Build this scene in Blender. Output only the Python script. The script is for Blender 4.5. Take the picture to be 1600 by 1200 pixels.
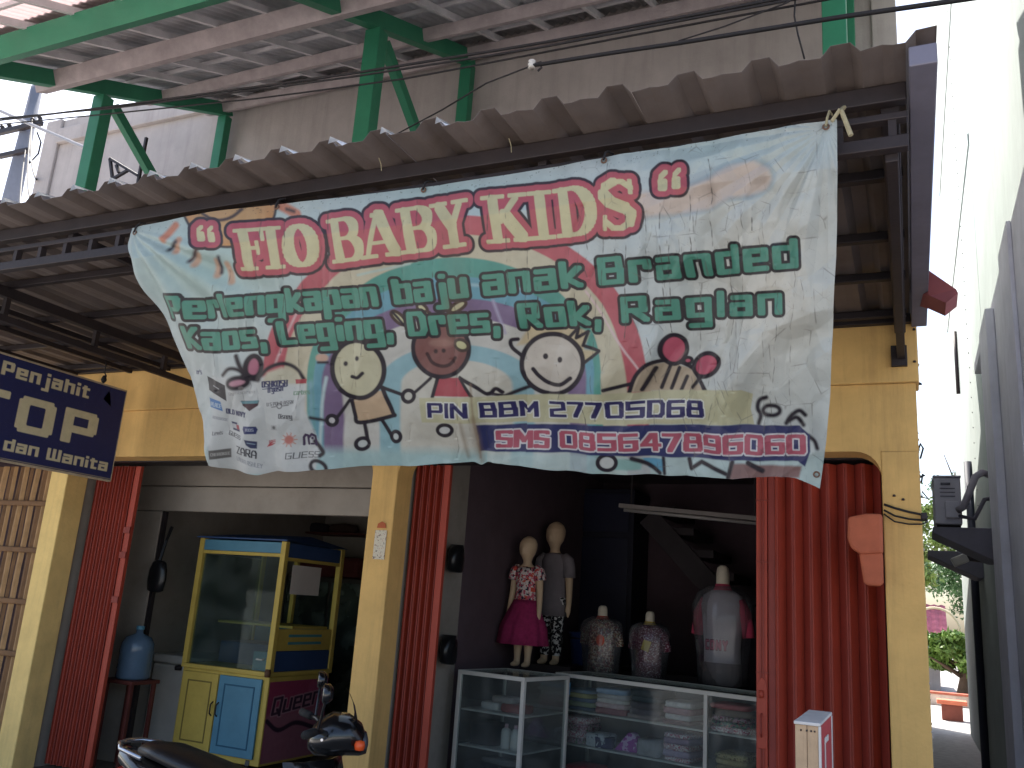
import bpy, bmesh, math, random
import numpy as np
from mathutils import Matrix, Vector
random.seed(7); RNG = np.random.default_rng(7)
R_ = math.radians
for o in list(bpy.data.objects): bpy.data.objects.remove(o)
scene = bpy.context.scene
COL = scene.collection
# ------------------------------------------------------------------ camera (photo is 1600 x 1200)
F_PX = 1365.0
VP_UP = (1180.0, -4800.0); VP_X = (-2250.0, 735.0)
def _dir(p):
    v = np.array([p[0]-800.0, -(p[1]-600.0), -F_PX]); return v/np.linalg.norm(v)
_up = _dir(VP_UP); _x = -_dir(VP_X); _x = _x-_up*(_x@_up); _x /= np.linalg.norm(_x)
_y = np.cross(_up, _x)
RW = np.stack([_x, _y, _up])            # world = RW @ camera
EYE = np.array([0.0, 0.0, 1.6])
def ray(x, y): return RW@np.array([x-800.0, -(y-600.0), -F_PX])/F_PX
def atY(x, y, Y):
    r = ray(x, y); return EYE+r*(Y/r[1])
def atX(x, y, X):
    r = ray(x, y); return EYE+r*(X/r[0])
def atZ(x, y, Z):
    r = ray(x, y); return EYE+r*((Z-1.6)/r[2])
cam_data = bpy.data.cameras.new('camera'); cam = bpy.data.objects.new('camera', cam_data); COL.objects.link(cam)
cam_data.sensor_width = 36.0; cam_data.lens = F_PX/1600*36.0; cam_data.clip_start = 0.05; cam_data.clip_end = 2000
m4 = Matrix.Identity(4)
for i in range(3):
    for j in range(3): m4[i][j] = RW[i][j]
    m4[i][3] = EYE[i]
cam.matrix_world = m4
scene.camera = cam
# ------------------------------------------------------------------ sky, sun, exposure
SUN_EL, SUN_TRAVEL = R_(58), np.array([0.36, -0.34, 0.0])
world = bpy.data.worlds.new('World'); scene.world = world; world.use_nodes = True
nt = world.node_tree; bg = nt.nodes['Background']
sky = nt.nodes.new('ShaderNodeTexSky'); sky.sky_type = 'NISHITA'; sky.sun_disc = False
sky.sun_elevation = SUN_EL
_to = -SUN_TRAVEL/np.linalg.norm(SUN_TRAVEL)             # horizontal direction towards the sun
sky.sun_rotation = math.atan2(_to[0], _to[1])
sky.air_density = 1.0; sky.dust_density = 3.0; sky.ozone_density = 0.6
nt.links.new(sky.outputs[0], bg.inputs[0]); bg.inputs[1].default_value = 0.13
sl = bpy.data.lights.new('sun', 'SUN'); sl.energy = 4.5; sl.angle = R_(0.55); sl.color = (1.0, 0.95, 0.87)
so = bpy.data.objects.new('sun', sl); COL.objects.link(so)
trav = Vector((_to[0]*-math.cos(SUN_EL), _to[1]*-math.cos(SUN_EL), -math.sin(SUN_EL)))
so.rotation_euler = trav.to_track_quat('-Z', 'Y').to_euler(); so.location = (-6, 12, 18)
scene.view_settings.view_transform = 'Standard'; scene.view_settings.look = 'None'
scene.view_settings.gamma = 1.0; scene.view_settings.use_curve_mapping = False
scene.view_settings.exposure = 1.45

# ------------------------------------------------------------------ helpers: materials
def s2l(c):
    return tuple(((v/255.0)/12.92 if v <= 10 else (((v/255.0)+0.055)/1.055)**2.4) for v in c)
def mat(name, rgb, rough=0.7, var=0.12, scale=6.0, bump=0.0, bscale=40.0, metal=0.0, dirt=0.0, dirtcol=(60, 50, 40), streak=0.0, spec=0.4, emit=None, coat=0.0):
    m = bpy.data.materials.new(name); m.use_nodes = True
    n = m.node_tree.nodes; l = m.node_tree.links; b = n['Principled BSDF']
    c = s2l(rgb)
    b.inputs['Roughness'].default_value = rough; b.inputs['Metallic'].default_value = metal
    b.inputs['Specular IOR Level'].default_value = spec
    if coat: b.inputs['Coat Weight'].default_value = coat; b.inputs['Coat Roughness'].default_value = 0.15
    tc = n.new('ShaderNodeTexCoord')
    last = None
    if var:
        nz = n.new('ShaderNodeTexNoise'); nz.inputs['Scale'].default_value = scale; nz.inputs['Detail'].default_value = 6
        nz.inputs['Roughness'].default_value = 0.65
        l.new(tc.outputs['Object'], nz.inputs['Vector'])
        mp = n.new('ShaderNodeMapRange'); mp.inputs[1].default_value = 0.3; mp.inputs[2].default_value = 0.7
        mp.inputs[3].default_value = 1-var; mp.inputs[4].default_value = 1+var
        l.new(nz.outputs[0], mp.inputs[0])
        mx = n.new('ShaderNodeMix'); mx.data_type = 'RGBA'; mx.blend_type = 'MULTIPLY'; mx.inputs[0].default_value = 1
        mx.inputs[6].default_value = (*c, 1); l.new(mp.outputs[0], mx.inputs[7]); last = mx.outputs[2]
    if dirt:
        d = n.new('ShaderNodeTexNoise'); d.inputs['Scale'].default_value = 1.7; d.inputs['Detail'].default_value = 9; d.inputs['Roughness'].default_value = 0.75
        mpp = n.new('ShaderNodeMapping'); mpp.inputs['Scale'].default_value = (1, 1, 1.0 if not streak else 0.12)
        if streak: mpp.inputs['Scale'].default_value = (5*streak, 5*streak, 0.35*streak)
        l.new(tc.outputs['Object'], mpp.inputs[0]); l.new(mpp.outputs[0], d.inputs['Vector'])
        r = n.new('ShaderNodeMapRange'); r.inputs[1].default_value = 0.48; r.inputs[2].default_value = 0.75; r.inputs[3].default_value = 0; r.inputs[4].default_value = dirt
        l.new(d.outputs[0], r.inputs[0])
        mx2 = n.new('ShaderNodeMix'); mx2.data_type = 'RGBA'; l.new(r.outputs[0], mx2.inputs[0])
        if last: l.new(last, mx2.inputs[6])
        else: mx2.inputs[6].default_value = (*c, 1)
        mx2.inputs[7].default_value = (*s2l(dirtcol), 1); last = mx2.outputs[2]
    if last: l.new(last, b.inputs['Base Color'])
    else: b.inputs['Base Color'].default_value = (*c, 1)
    if bump:
        bn = n.new('ShaderNodeTexNoise'); bn.inputs['Scale'].default_value = bscale; bn.inputs['Detail'].default_value = 5
        l.new(tc.outputs['Object'], bn.inputs['Vector'])
        bp = n.new('ShaderNodeBump'); bp.inputs['Strength'].default_value = bump; bp.inputs['Distance'].default_value = 0.01
        l.new(bn.outputs[0], bp.inputs['Height']); l.new(bp.outputs[0], b.inputs['Normal'])
    if emit: b.inputs['Emission Color'].default_value = (*s2l(emit[0]), 1); b.inputs['Emission Strength'].default_value = emit[1]
    return m
def glassy(name, tint=(235, 240, 240), alpha=0.12, rough=0.04, refl=0.5):
    m = bpy.data.materials.new(name); m.use_nodes = True
    n = m.node_tree.nodes; l = m.node_tree.links; n.remove(n['Principled BSDF'])
    tr = n.new('ShaderNodeBsdfTransparent'); tr.inputs[0].default_value = (*s2l(tint), 1)
    gl = n.new('ShaderNodeBsdfGlossy'); gl.inputs['Roughness'].default_value = rough
    df = n.new('ShaderNodeBsdfDiffuse'); df.inputs[0].default_value = (*s2l(tint), 1)
    fr0 = n.new('ShaderNodeFresnel'); fr0.inputs[0].default_value = 1.45
    fr = n.new('ShaderNodeMath'); fr.operation = 'MULTIPLY'; fr.inputs[1].default_value = refl; l.new(fr0.outputs[0], fr.inputs[0])
    tcn = n.new('ShaderNodeTexCoord'); nz = n.new('ShaderNodeTexNoise'); nz.inputs['Scale'].default_value = 5; l.new(tcn.outputs['Object'], nz.inputs['Vector'])
    mr = n.new('ShaderNodeMapRange'); mr.inputs[1].default_value = .35; mr.inputs[2].default_value = .75; mr.inputs[3].default_value = alpha*0.4; mr.inputs[4].default_value = alpha*1.6
    l.new(nz.outputs[0], mr.inputs[0])
    m1 = n.new('ShaderNodeMixShader'); l.new(mr.outputs[0], m1.inputs[0]); l.new(tr.outputs[0], m1.inputs[1]); l.new(df.outputs[0], m1.inputs[2])
    m2 = n.new('ShaderNodeMixShader'); l.new(fr.outputs[0], m2.inputs[0]); l.new(m1.outputs[0], m2.inputs[1]); l.new(gl.outputs[0], m2.inputs[2])
    l.new(m2.outputs[0], n['Material Output'].inputs[0])
    return m
def spots(name, base, cols, scale=60.0, thr=0.5, rough=0.8, kind='voronoi'):
    """printed cloth: blotches of several colours on a base"""
    m = bpy.data.materials.new(name); m.use_nodes = True
    n = m.node_tree.nodes; l = m.node_tree.links; b = n['Principled BSDF']; b.inputs['Roughness'].default_value = rough
    b.inputs['Specular IOR Level'].default_value = 0.2
    tc = n.new('ShaderNodeTexCoord'); last = None
    for i, c in enumerate(cols):
        mp = n.new('ShaderNodeMapping'); mp.inputs['Location'].default_value = (3.1*i, 1.7*i, .9*i); l.new(tc.outputs['Object'], mp.inputs[0])
        nz = n.new('ShaderNodeTexNoise'); nz.inputs['Scale'].default_value = scale*(1+.2*i); nz.inputs['Detail'].default_value = 2.5
        l.new(mp.outputs[0], nz.inputs['Vector'])
        r = n.new('ShaderNodeMapRange'); r.inputs[1].default_value = thr; r.inputs[2].default_value = thr+.025
        l.new(nz.outputs[0], r.inputs[0])
        mx = n.new('ShaderNodeMix'); mx.data_type = 'RGBA'; l.new(r.outputs[0], mx.inputs[0])
        if last: l.new(last, mx.inputs[6])
        else: mx.inputs[6].default_value = (*s2l(base), 1)
        mx.inputs[7].default_value = (*s2l(c), 1); last = mx.outputs[2]
    l.new(last, b.inputs['Base Color'])
    return m
# ------------------------------------------------------------------ helpers: objects and meshes
def tag(o, label=None, cat=None, group=None, kind=None):
    if label: o['label'] = label
    if cat: o['category'] = cat
    if group: o['group'] = group
    if kind: o['kind'] = kind
    return o
def thing(name, label, cat, loc=(0, 0, 0), group=None):
    o = bpy.data.objects.new(name, None); COL.objects.link(o); o.location = loc; o.empty_display_size = 0.1
    return tag(o, label, cat, group)
LOCAL = set()
def thing_l(name, label, cat, loc, rotz=0.0, group=None):
    o = thing(name, label, cat, loc, group); o.rotation_euler = (0, 0, rotz); LOCAL.add(o); return o
def adopt(o, parent):
    o.parent = parent
    if parent in LOCAL: return
    if parent.type == 'EMPTY': o.matrix_parent_inverse = Matrix.Translation(-Vector(parent.location))
class MB:
    def __init__(s): s.v = []; s.f = []
    def add(s, vs, fs):
        k = len(s.v); s.v += [tuple(map(float, p)) for p in vs]; s.f += [tuple(i+k for i in f) for f in fs]; return s
    def box(s, x0, x1, y0, y1, z0, z1):
        return s.add([(x0, y0, z0), (x1, y0, z0), (x1, y1, z0), (x0, y1, z0), (x0, y0, z1), (x1, y0, z1), (x1, y1, z1), (x0, y1, z1)],
              [(0, 3, 2, 1), (4, 5, 6, 7), (0, 1, 5, 4), (1, 2, 6, 5), (2, 3, 7, 6), (3, 0, 4, 7)])
    def beam(s, a, b, w, h, up=(0, 0, 1)):
        a = Vector(a); b = Vector(b); d = (b-a).normalized(); r = d.cross(Vector(up))
        if r.length < 1e-4: r = d.cross(Vector((0, 1, 0)))
        r.normalize(); u = r.cross(d)
        q = [(-1, -1), (1, -1), (1, 1), (-1, 1)]
        vs = [a+r*(w/2*i)+u*(h/2*j) for i, j in q]+[b+r*(w/2*i)+u*(h/2*j) for i, j in q]
        return s.add(vs, [(0, 1, 2, 3), (7, 6, 5, 4), (0, 4, 5, 1), (1, 5, 6, 2), (2, 6, 7, 3), (3, 7, 4, 0)])
    def loft(s, rings, cap=True, closed=True):
        n = len(rings[0]); vs = [p for r in rings for p in r]; fs = []
        for i in range(len(rings)-1):
            for j in range(n if closed else n-1):
                a = i*n+j; b = i*n+(j+1) % n; fs.append((a, b, b+n, a+n))
        if cap and closed: fs.append(tuple(range(n-1, -1, -1))); fs.append(tuple((len(rings)-1)*n+i for i in range(n)))
        return s.add(vs, fs)
    def tube(s, pts, r, n=8, cap=True):
        pts = [Vector(p) for p in pts]; rings = []
        rr = r if isinstance(r, (list, tuple)) else [r]*len(pts)
        ref = None
        for i, p in enumerate(pts):
            d = (pts[min(i+1, len(pts)-1)]-pts[max(i-1, 0)]).normalized()
            if ref is None: ref = d.cross(Vector((0.13, 0.31, 0.94)))
            a = (ref-d*ref.dot(d)).normalized(); b = d.cross(a); ref = a
            rings.append([p+a*(math.cos(2*math.pi*k/n)*rr[i])+b*(math.sin(2*math.pi*k/n)*rr[i]) for k in range(n)])
        return s.loft(rings, cap)
    def lathe(s, prof, c, n=20, ax=(1, 1)):
        return s.loft([[(c[0]+r*ax[0]*math.cos(2*math.pi*k/n), c[1]+r*ax[1]*math.sin(2*math.pi*k/n), c[2]+z) for k in range(n)] for r, z in prof])
    def prism(s, poly, vec):
        n = len(poly); v2 = [tuple(np.array(p)+np.array(vec)) for p in poly]
        return s.add(list(poly)+v2, [tuple(range(n-1, -1, -1)), tuple(range(n, 2*n))]+[(i, (i+1) % n, n+(i+1) % n, n+i) for i in range(n)])
    def mesh(s, name):
        me = bpy.data.meshes.new(name); me.from_pydata(s.v, [], s.f); me.update()
        bm = bmesh.new(); bm.from_mesh(me); bmesh.ops.recalc_face_normals(bm, faces=bm.faces); bm.to_mesh(me); bm.free()
        return me
    def build(s, name, m, parent=None, smooth=False, bevel=0.0, sub=0):
        me = s.mesh(name); me.materials.append(m)
        o = bpy.data.objects.new(name, me); COL.objects.link(o)
        if smooth: me.polygons.foreach_set('use_smooth', [True]*len(me.polygons))
        if bevel:
            b = o.modifiers.new('bevel', 'BEVEL'); b.width = bevel; b.segments = 2; b.limit_method = 'ANGLE'; b.angle_limit = R_(40)
        if sub:
            b = o.modifiers.new('sub', 'SUBSURF'); b.levels = sub; b.render_levels = sub
        if parent is not None: adopt(o, parent)
        return o
def B(name, m, parent, x0, x1, y0, y1, z0, z1, bevel=0.004):
    return MB().box(x0, x1, y0, y1, z0, z1).build(name, m, parent, bevel=bevel)
def bar(name, m, parent, a, b, w, h, up=(0, 0, 1), bevel=0.003):
    return MB().beam(a, b, w, h, up).build(name, m, parent, bevel=bevel)
def inst(src, parent, loc=None, name=None):
    c = src.copy(); COL.objects.link(c); c.parent = parent; c.matrix_parent_inverse = src.matrix_parent_inverse.copy()
    if loc is not None: c.location = loc
    if name: c.name = name
    return c
def cat_curve(a, b, sag, n=14):
    a = np.array(a); b = np.array(b)
    return [tuple(a+(b-a)*t-np.array([0, 0, 4*sag*t*(1-t)])) for t in np.linspace(0, 1, n)]
# ================================================================== materials of the setting
M = {}
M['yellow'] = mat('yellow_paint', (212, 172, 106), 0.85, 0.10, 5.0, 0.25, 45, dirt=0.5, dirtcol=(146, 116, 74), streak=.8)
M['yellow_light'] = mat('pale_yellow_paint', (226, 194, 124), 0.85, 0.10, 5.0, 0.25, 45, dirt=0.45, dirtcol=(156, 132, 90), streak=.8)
M['concrete'] = mat('bare_plaster', (176, 167, 163), 0.92, 0.12, 2.2, 0.25, 50, dirt=0.45, dirtcol=(126, 117, 114), streak=.5)
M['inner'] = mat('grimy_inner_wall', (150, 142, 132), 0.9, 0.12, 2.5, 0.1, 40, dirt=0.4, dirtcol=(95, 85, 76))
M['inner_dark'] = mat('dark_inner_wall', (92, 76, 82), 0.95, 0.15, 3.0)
M['floor'] = mat('floor_tile', (120, 105, 95), 0.5, 0.12, 4.0)
M['asphalt'] = mat('dusty_road', (166, 163, 160), 0.95, 0.2, 8.0, 0.5, 120)
M['paving'] = mat('concrete_apron', (138, 132, 122), 0.92, 0.15, 4.0, 0.4, 60, dirt=.4)
M['zinc'] = mat('weathered_zinc_sheet', (112, 101, 96), 0.6, 0.18, 3.0, 0.0, 40, metal=0.25, dirt=0.5, dirtcol=(96, 78, 62), streak=.6)
M['steel'] = mat('dark_painted_steel', (48, 42, 44), 0.55, 0.2, 8.0, 0.1, 60, metal=0.3, dirt=.3, dirtcol=(66, 50, 42))
M['green'] = mat('green_paint', (46, 118, 88), 0.55, 0.1, 5.0, 0.1, 50, dirt=.3, dirtcol=(40, 92, 68))
M['pinkwood'] = mat('reddish_wood', (172, 160, 160), 0.85, 0.2, 6.0, 0.3, 60, dirt=.4, dirtcol=(128, 116, 116))
M['batten'] = mat('pale_batten', (204, 200, 202), 0.85, 0.12, 8.0, 0.2, 60)
M['fibre'] = mat('fibre_cement_sheet', (190, 190, 194), 0.9, 0.15, 3.0, 0.2, 60, dirt=.35, dirtcol=(120, 110, 108))
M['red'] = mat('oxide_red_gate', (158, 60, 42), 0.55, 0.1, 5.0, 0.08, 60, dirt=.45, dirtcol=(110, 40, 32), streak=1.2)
M['redd'] = mat('oxide_red_gate_shaded', (132, 48, 38), 0.55, 0.1, 5.0, 0.08, 60, dirt=.4, dirtcol=(95, 36, 30), streak=1.2)
M['white_wall'] = mat('whitewashed_wall', (158, 167, 164), 0.9, 0.10, 2.0, 0.2, 60, dirt=0.3, dirtcol=(136, 142, 138), streak=.8)
M['grey_wall'] = mat('grey_plaster', (216, 214, 222), 0.9, 0.1, 3.0, 0.2, 60, dirt=.3, dirtcol=(180, 178, 184), streak=.8)
M['alley_paint'] = mat('pale_alley_paint', (222, 222, 220), 0.9, 0.06, 2.5, 0.2, 50, dirt=.25, dirtcol=(180, 178, 172), streak=.8)
M['black'] = mat('black_plastic', (22, 22, 24), 0.3, 0.05, 10.0)
M['rubber'] = mat('black_cable', (30, 28, 30), 0.7, 0.1, 10.0)
M['rope'] = mat('old_rope', (150, 140, 112), 0.95, 0.2, 40.0)
M['white_al'] = mat('white_aluminium', (205, 200, 192), 0.45, 0.05, 8.0, dirt=.2, dirtcol=(150, 140, 130))
M['glass'] = glassy('dusty_glass', alpha=.05, refl=.38)
M['cart_glass'] = glassy('cart_glass', (214, 226, 222), .03, .03, .16)
YW = 5.0; ZA = 3.31; ZTOP = 2.53; FL = 0.12
# ================================================================== the ground
ground = MB().add([(-300, -300, 0), (300, -300, 0), (300, 300, 0), (-300, 300, 0)], [(0, 1, 2, 3)]).build('ground', M['asphalt']); tag(ground, kind='structure')
ap = MB().box(-9.8, 2.6, 2.2, 4.9, -.05, 0.06).build('pavement', M['paving'], bevel=.01); tag(ap, kind='structure')
fl = MB().box(-9.7, 0.02, 4.94, 11.0, -.05, FL).build('shop_floor', M['floor']); tag(fl, kind='structure')
# ================================================================== the yellow shop row
bld = thing('shop_building', 'long two-storey shop building, ochre yellow at street level and bare plaster above', 'building', (-4.8, 5.0, 0))
PX = [(-9.66, -9.46), (-6.46, -6.26), (-3.32, -3.12), (-0.125, 0.061)]
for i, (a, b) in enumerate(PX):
    B('pillar', M['yellow_light'] if i in (0, 1) else M['yellow'], bld, a, b, YW, YW+0.2, 0.0, ZTOP if i != 3 else ZTOP, 0.008)  # middle pillar takes the darker yellow to stand in for shade on it
# lintel with rounded lower corners over every bay
for i in range(3):
    x0, x1 = PX[i][1], PX[i+1][0]; r = 0.13
    poly = [(x0, YW+.004, 2.90), (x0, YW+.004, ZTOP-r)]
    poly += [(x0+r-r*math.cos(t), YW+.004, ZTOP-r+r*math.sin(t)) for t in np.linspace(0.15, math.pi/2, 7)]
    poly += [(x1-r+r*math.sin(t), YW+.004, ZTOP-r+r*math.cos(t)) for t in np.linspace(0, math.pi/2-.15, 7)]
    poly += [(x1, YW+.004, ZTOP-r), (x1, YW+.004, 2.90)]
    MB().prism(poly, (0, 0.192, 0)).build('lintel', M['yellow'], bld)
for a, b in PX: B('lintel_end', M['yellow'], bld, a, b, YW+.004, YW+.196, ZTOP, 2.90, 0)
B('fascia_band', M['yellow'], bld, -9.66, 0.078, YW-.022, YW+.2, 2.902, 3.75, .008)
B('balcony_slab', M['concrete'], bld, -9.7, 0.06, YW-.02, 6.6, 3.752, 3.9, .01)
B('upper_wall', M['concrete'], bld, -9.8, 0.055, 6.6, 6.78, 3.6, 7.15, .01)
B('upper_column', M['concrete'], bld, -9.82, -9.55, 6.56, 6.6, 3.9, 7.15, .01)
B('upper_column', M['concrete'], bld, -0.12, 0.062, 6.56, 6.6, 3.9, 7.15, .01)
B('ring_beam', M['concrete'], bld, -9.55, -0.12, 6.54, 6.6, 6.80, 7.0, .01)
B('side_wall', M['alley_paint'], bld, -0.09, 0.05, YW+.2, 12.0, 0, 3.6, 0)
B('side_wall', M['alley_paint'], bld, -0.09, 0.05, 6.78, 12.0, 3.6, 6.25, 0)
B('side_wall', M['concrete'], bld, -9.8, -9.66, YW+.2, 12.0, 0, 3.6, 0)
B('side_wall', M['concrete'], bld, -9.8, -9.66, 6.78, 12.0, 3.6, 7.1, 0)
B('rear_wall', M['concrete'], bld, -9.66, -.09, 11.0, 11.15, 0, 6.2, 0)
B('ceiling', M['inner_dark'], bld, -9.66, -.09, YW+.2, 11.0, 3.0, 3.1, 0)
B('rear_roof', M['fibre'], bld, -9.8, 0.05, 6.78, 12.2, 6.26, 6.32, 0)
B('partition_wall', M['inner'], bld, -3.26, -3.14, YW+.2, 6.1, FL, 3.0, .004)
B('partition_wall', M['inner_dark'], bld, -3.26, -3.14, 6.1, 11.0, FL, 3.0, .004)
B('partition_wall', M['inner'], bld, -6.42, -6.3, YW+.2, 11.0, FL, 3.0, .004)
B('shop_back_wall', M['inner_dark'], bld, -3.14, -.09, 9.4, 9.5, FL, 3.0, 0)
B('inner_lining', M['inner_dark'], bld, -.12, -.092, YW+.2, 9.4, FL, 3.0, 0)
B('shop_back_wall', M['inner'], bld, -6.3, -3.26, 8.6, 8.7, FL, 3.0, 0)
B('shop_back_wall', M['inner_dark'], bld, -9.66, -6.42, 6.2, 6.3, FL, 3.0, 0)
# rough plaster drips along the free right edge
mb = MB()
for k in range(30):
    z = random.uniform(1.0, 3.4); s = random.uniform(.002, .008)
    mb.lathe([(0, -s*1.6), (s*.7, -s*.6), (s, 0), (s*.6, s*.8), (0, s*1.3)], (0.061+(0.017 if z > 2.9 else 0), YW+random.uniform(.0, .12), z), 7)
mb.build('plaster_drip', M['concrete'], bld)['kind'] = 'stuff'
# transom boards inside the left shop (grey boards above the cart)
tb = thing('transom_panel', 'grimy grey board panel closing the top of the left shop above the food cart', 'panel', (-4.8, 5.8, 2.2))
B('board', M['inner'], tb, -6.3, -3.27, 5.80, 5.84, 2.415, 3.0, .006)
B('board', M['inner'], tb, -6.3, -3.27, 5.775, 5.84, 2.19, 2.405, .008)
B('jamb', M['inner'], tb, -6.3, -5.98, 5.78, 5.86, FL, 2.185, .006)
# rear lean-to that shades the lower wall across the alley
# ================================================================== steel awning over the pavement
aw = thing('awning', 'flat awning of ribbed weathered zinc sheets on a dark steel frame above the banner', 'awning', (-4.5, 5.0, 3.0))
PITCH = 0.2365; X_R = 0.10
def rib_profile(x0, n, lift=0.0):
    """points (x, z) of one sheet with n ribs, from right to left"""
    p = []
    for k in range(n):
        c = x0-k*PITCH
        p += [(c+.058, 0), (c+.030, .036), (c-.026, .036), (c-.055, 0)]
        p += [(c-.118+.03, .000), (c-.118, .004), (c-.118-.03, .000)]
    return p
nrib = 0; sheet = 0
while X_R-nrib*PITCH > -8.2:
    n = 4; prof = rib_profile(X_R-nrib*PITCH, n)
    if sheet == 0: prof = [(X_R+.028, .034)]+prof[1:]
    prof.append((X_R-(nrib+n)*PITCH+.055+.004, 0.0))
    y0 = 2.475+random.uniform(-.012, .014); rings = []
    for k, Y in enumerate(np.linspace(y0, 4.995, 9)):
        dz = (3.277+.0035*(sheet % 2)+random.uniform(-.003, .003)) if k else 3.277+random.uniform(-.006, .004)+.0035*(sheet % 2)
        rings.append([(x, Y, dz+z+(random.uniform(-.003, .003) if k == 0 else 0)) for x, z in prof])
    mb = MB(); mb.loft(rings, cap=False, closed=False)
    o = mb.build('zinc_sheet', M['zinc'], aw)
    sm = o.modifiers.new('thick', 'SOLIDIFY'); sm.thickness = 0.0012; sm.offset = 0
    nrib += n; sheet += 1
XL = -8.3
ZT = 3.25
for (Y, z, h) in ((2.69, 3.242, .062), (2.69, 3.160, .025), (2.69, 3.070, .045)):
    B('front_chord', M['steel'], aw, XL, .045, Y-.02, Y+.02, z-h/2, z+h/2, .004)
web = B('web', M['steel'], aw, -.012, .012, 2.675, 2.705, 3.0925, 3.1475, 0)
for k in range(46):
    x = 0.02-.176*k
    if k: inst(web, aw, (x, 0, 0))
    
for Y in (3.25, 3.82, 4.30, 4.86):
    B('cross_tube', M['steel'], aw, XL, .03, Y-.02, Y+.02, 3.232, 3.272, .004)
B('wall_angle', M['steel'], aw, XL, .05, 4.93, 4.976, 3.225, 3.274, .003)
for x in (-.005, -2.45, -4.87, -7.3):
    B('rafter', M['steel'], aw, x-.028, x+.028, 2.711, 4.95, 3.168, 3.230, .004)
    B('lower_chord', M['steel'], aw, x-.02, x+.02, 2.711, 4.96, 3.022, 3.062, .004)
    for Y in (3.25, 3.9, 4.5, 4.93): B('truss_web', M['steel'], aw, x-.015, x+.015, Y-.015, Y+.015, 3.062, 3.168, 0)
    B('wall_plate', M['steel'], aw, x-.05, x+.03, 4.945, 4.976, 2.985, 3.10, .003)
for x in (-5.27, -5.68, -6.3, -1.2, -3.7): B('light_rafter', M['steel'], aw, x-.018, x+.018, 2.711, 4.93, 3.196, 3.230, .003)
B('side_flashing', mat('grey_flashing', (120, 116, 128), .5, .1, 5, metal=.3, dirt=.4, dirtcol=(90, 84, 92)), aw, .052, .128, 2.49, 4.97, 3.205, 3.272, .004)
# added translucent tabs that glow as light gaps at the rib ends
tipm = bpy.data.materials.new('translucent_glint'); tipm.use_nodes = True
_n = tipm.node_tree.nodes; _p = _n['Principled BSDF']; _t = _n.new('ShaderNodeBsdfTranslucent'); _t.inputs[0].default_value = (.95, .95, .92, 1)
_mx = _n.new('ShaderNodeMixShader'); _mx.inputs[0].default_value = .85
tipm.node_tree.links.new(_p.outputs[0], _mx.inputs[1]); tipm.node_tree.links.new(_t.outputs[0], _mx.inputs[2]); tipm.node_tree.links.new(_mx.outputs[0], _n['Material Output'].inputs[0])
_p.inputs['Base Color'].default_value = (.9, .9, .88, 1)
for k in range(34):
    c = X_R-k*PITCH
    if c < -6 or k in (0, 1, 2, 3, 4, 5, 6): continue
    s = 1.0 if k >= 9 else .55
    MB().add([(c+.026, 2.468, 3.320), (c+.030+.052*s, 2.452, 3.284), (c+.034, 2.452, 3.278), (c+.020, 2.56, 3.330), (c+.050+.04*s, 2.56, 3.312)], [(0, 1, 2), (0, 3, 4, 1)]).build('rib_glint_tab', tipm, aw)
# dangling wire ends
for (x, y, ln) in ((592, 247, 20), (795, 216, 22)):
    a = atY(x, y, 2.6); b = atY(x+4, y+ln, 2.6)
    MB().tube([a, (a+b)/2+np.array([.004, 0, 0]), b], .0016, 5).build('tie_wire', M['rope'], aw)
# crumpled maroon flashing at the right end of the awning
mr = MB()
p = [atY(1436, 412, 4.45), atY(1494, 452, 4.35), atY(1497, 458, 4.33), atY(1478, 473, 4.33), atY(1452, 462, 4.42), atY(1436, 458, 4.48)]
q = [np.array(v)+np.array([0, .16, -.012]) for v in p]
mr.add(p+q, [(0, 1, 7, 6), (1, 2, 8, 7), (2, 3, 9, 8), (3, 4, 10, 9), (4, 5, 11, 10), (5, 0, 6, 11), (0, 5, 4), (0, 4, 1), (1, 4, 3), (1, 3, 2), (6, 7, 10), (6, 10, 11), (7, 9, 10), (7, 8, 9)])
fo = mr.build('roof_flashing', mat('maroon_sheet', (150, 84, 84), .6, .12, 8), None); tag(fo, 'folded maroon metal flashing sticking out past the right end of the awning', 'flashing')

# ================================================================== upper canopy over the balcony
SL = 0.44
def zr(Y): return 5.98+SL*(Y-5.0)
cn = thing('balcony_canopy', 'sloping fibre-cement canopy on green posts above the awning', 'canopy', (-3.5, 5.0, 3.9))
XP = (-6.74, -3.72, -0.30)
for x in XP:
    B('post', M['green'], cn, x-.07, x+.07, 4.93, 5.05, 3.901, zr(4.93)-.005, .006)
    B('rear_post', M['green'], cn, x-.06, x+.06, 6.44, 6.535, 3.901, zr(6.44)-.005, .006)
    bar('rafter', M['green'], cn, (x, 3.2, zr(3.2)+.07), (x, 6.53, zr(6.53)+.07), .09, .14)
    bar('brace', M['green'], cn, (x, 5.10, zr(5.1)-.10), (x, 6.40, 4.95), .07, .09)
x0, x1 = -6.95, -0.2
def purlin(name, m, Y, w, h, dz, a=x0, b=x1): bar(name, m, cn, (a, Y, zr(Y)+dz), (b, Y, zr(Y)+dz), w, h, (0, -SL, 1))
purlin('front_purlin', M['green'], 3.66, .10, .17, .055, -6.95, 0.2)
purlin('purlin', M['pinkwood'], 4.50, .11, .15, .060, -6.95, -.2)
purlin('purlin', M['pinkwood'], 5.62, .08, .10, .085)
purlin('purlin', M['pinkwood'], 6.42, .09, .11, .085)
def slopebar(x, Ya, Yb, w, h, dz): return MB().beam((x, Ya, zr(Ya)+dz), (x, Yb, zr(Yb)+dz), w, h)
bt0 = slopebar(0, 2.95, 6.5, .035, .055, .165).build('batten', M['batten'], cn)
for k in range(14):
    x = -6.85+k*.5
    if k == 0: bt0.location = (x, 0, 0)
    else: inst(bt0, cn, (x, 0, 0))
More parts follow.
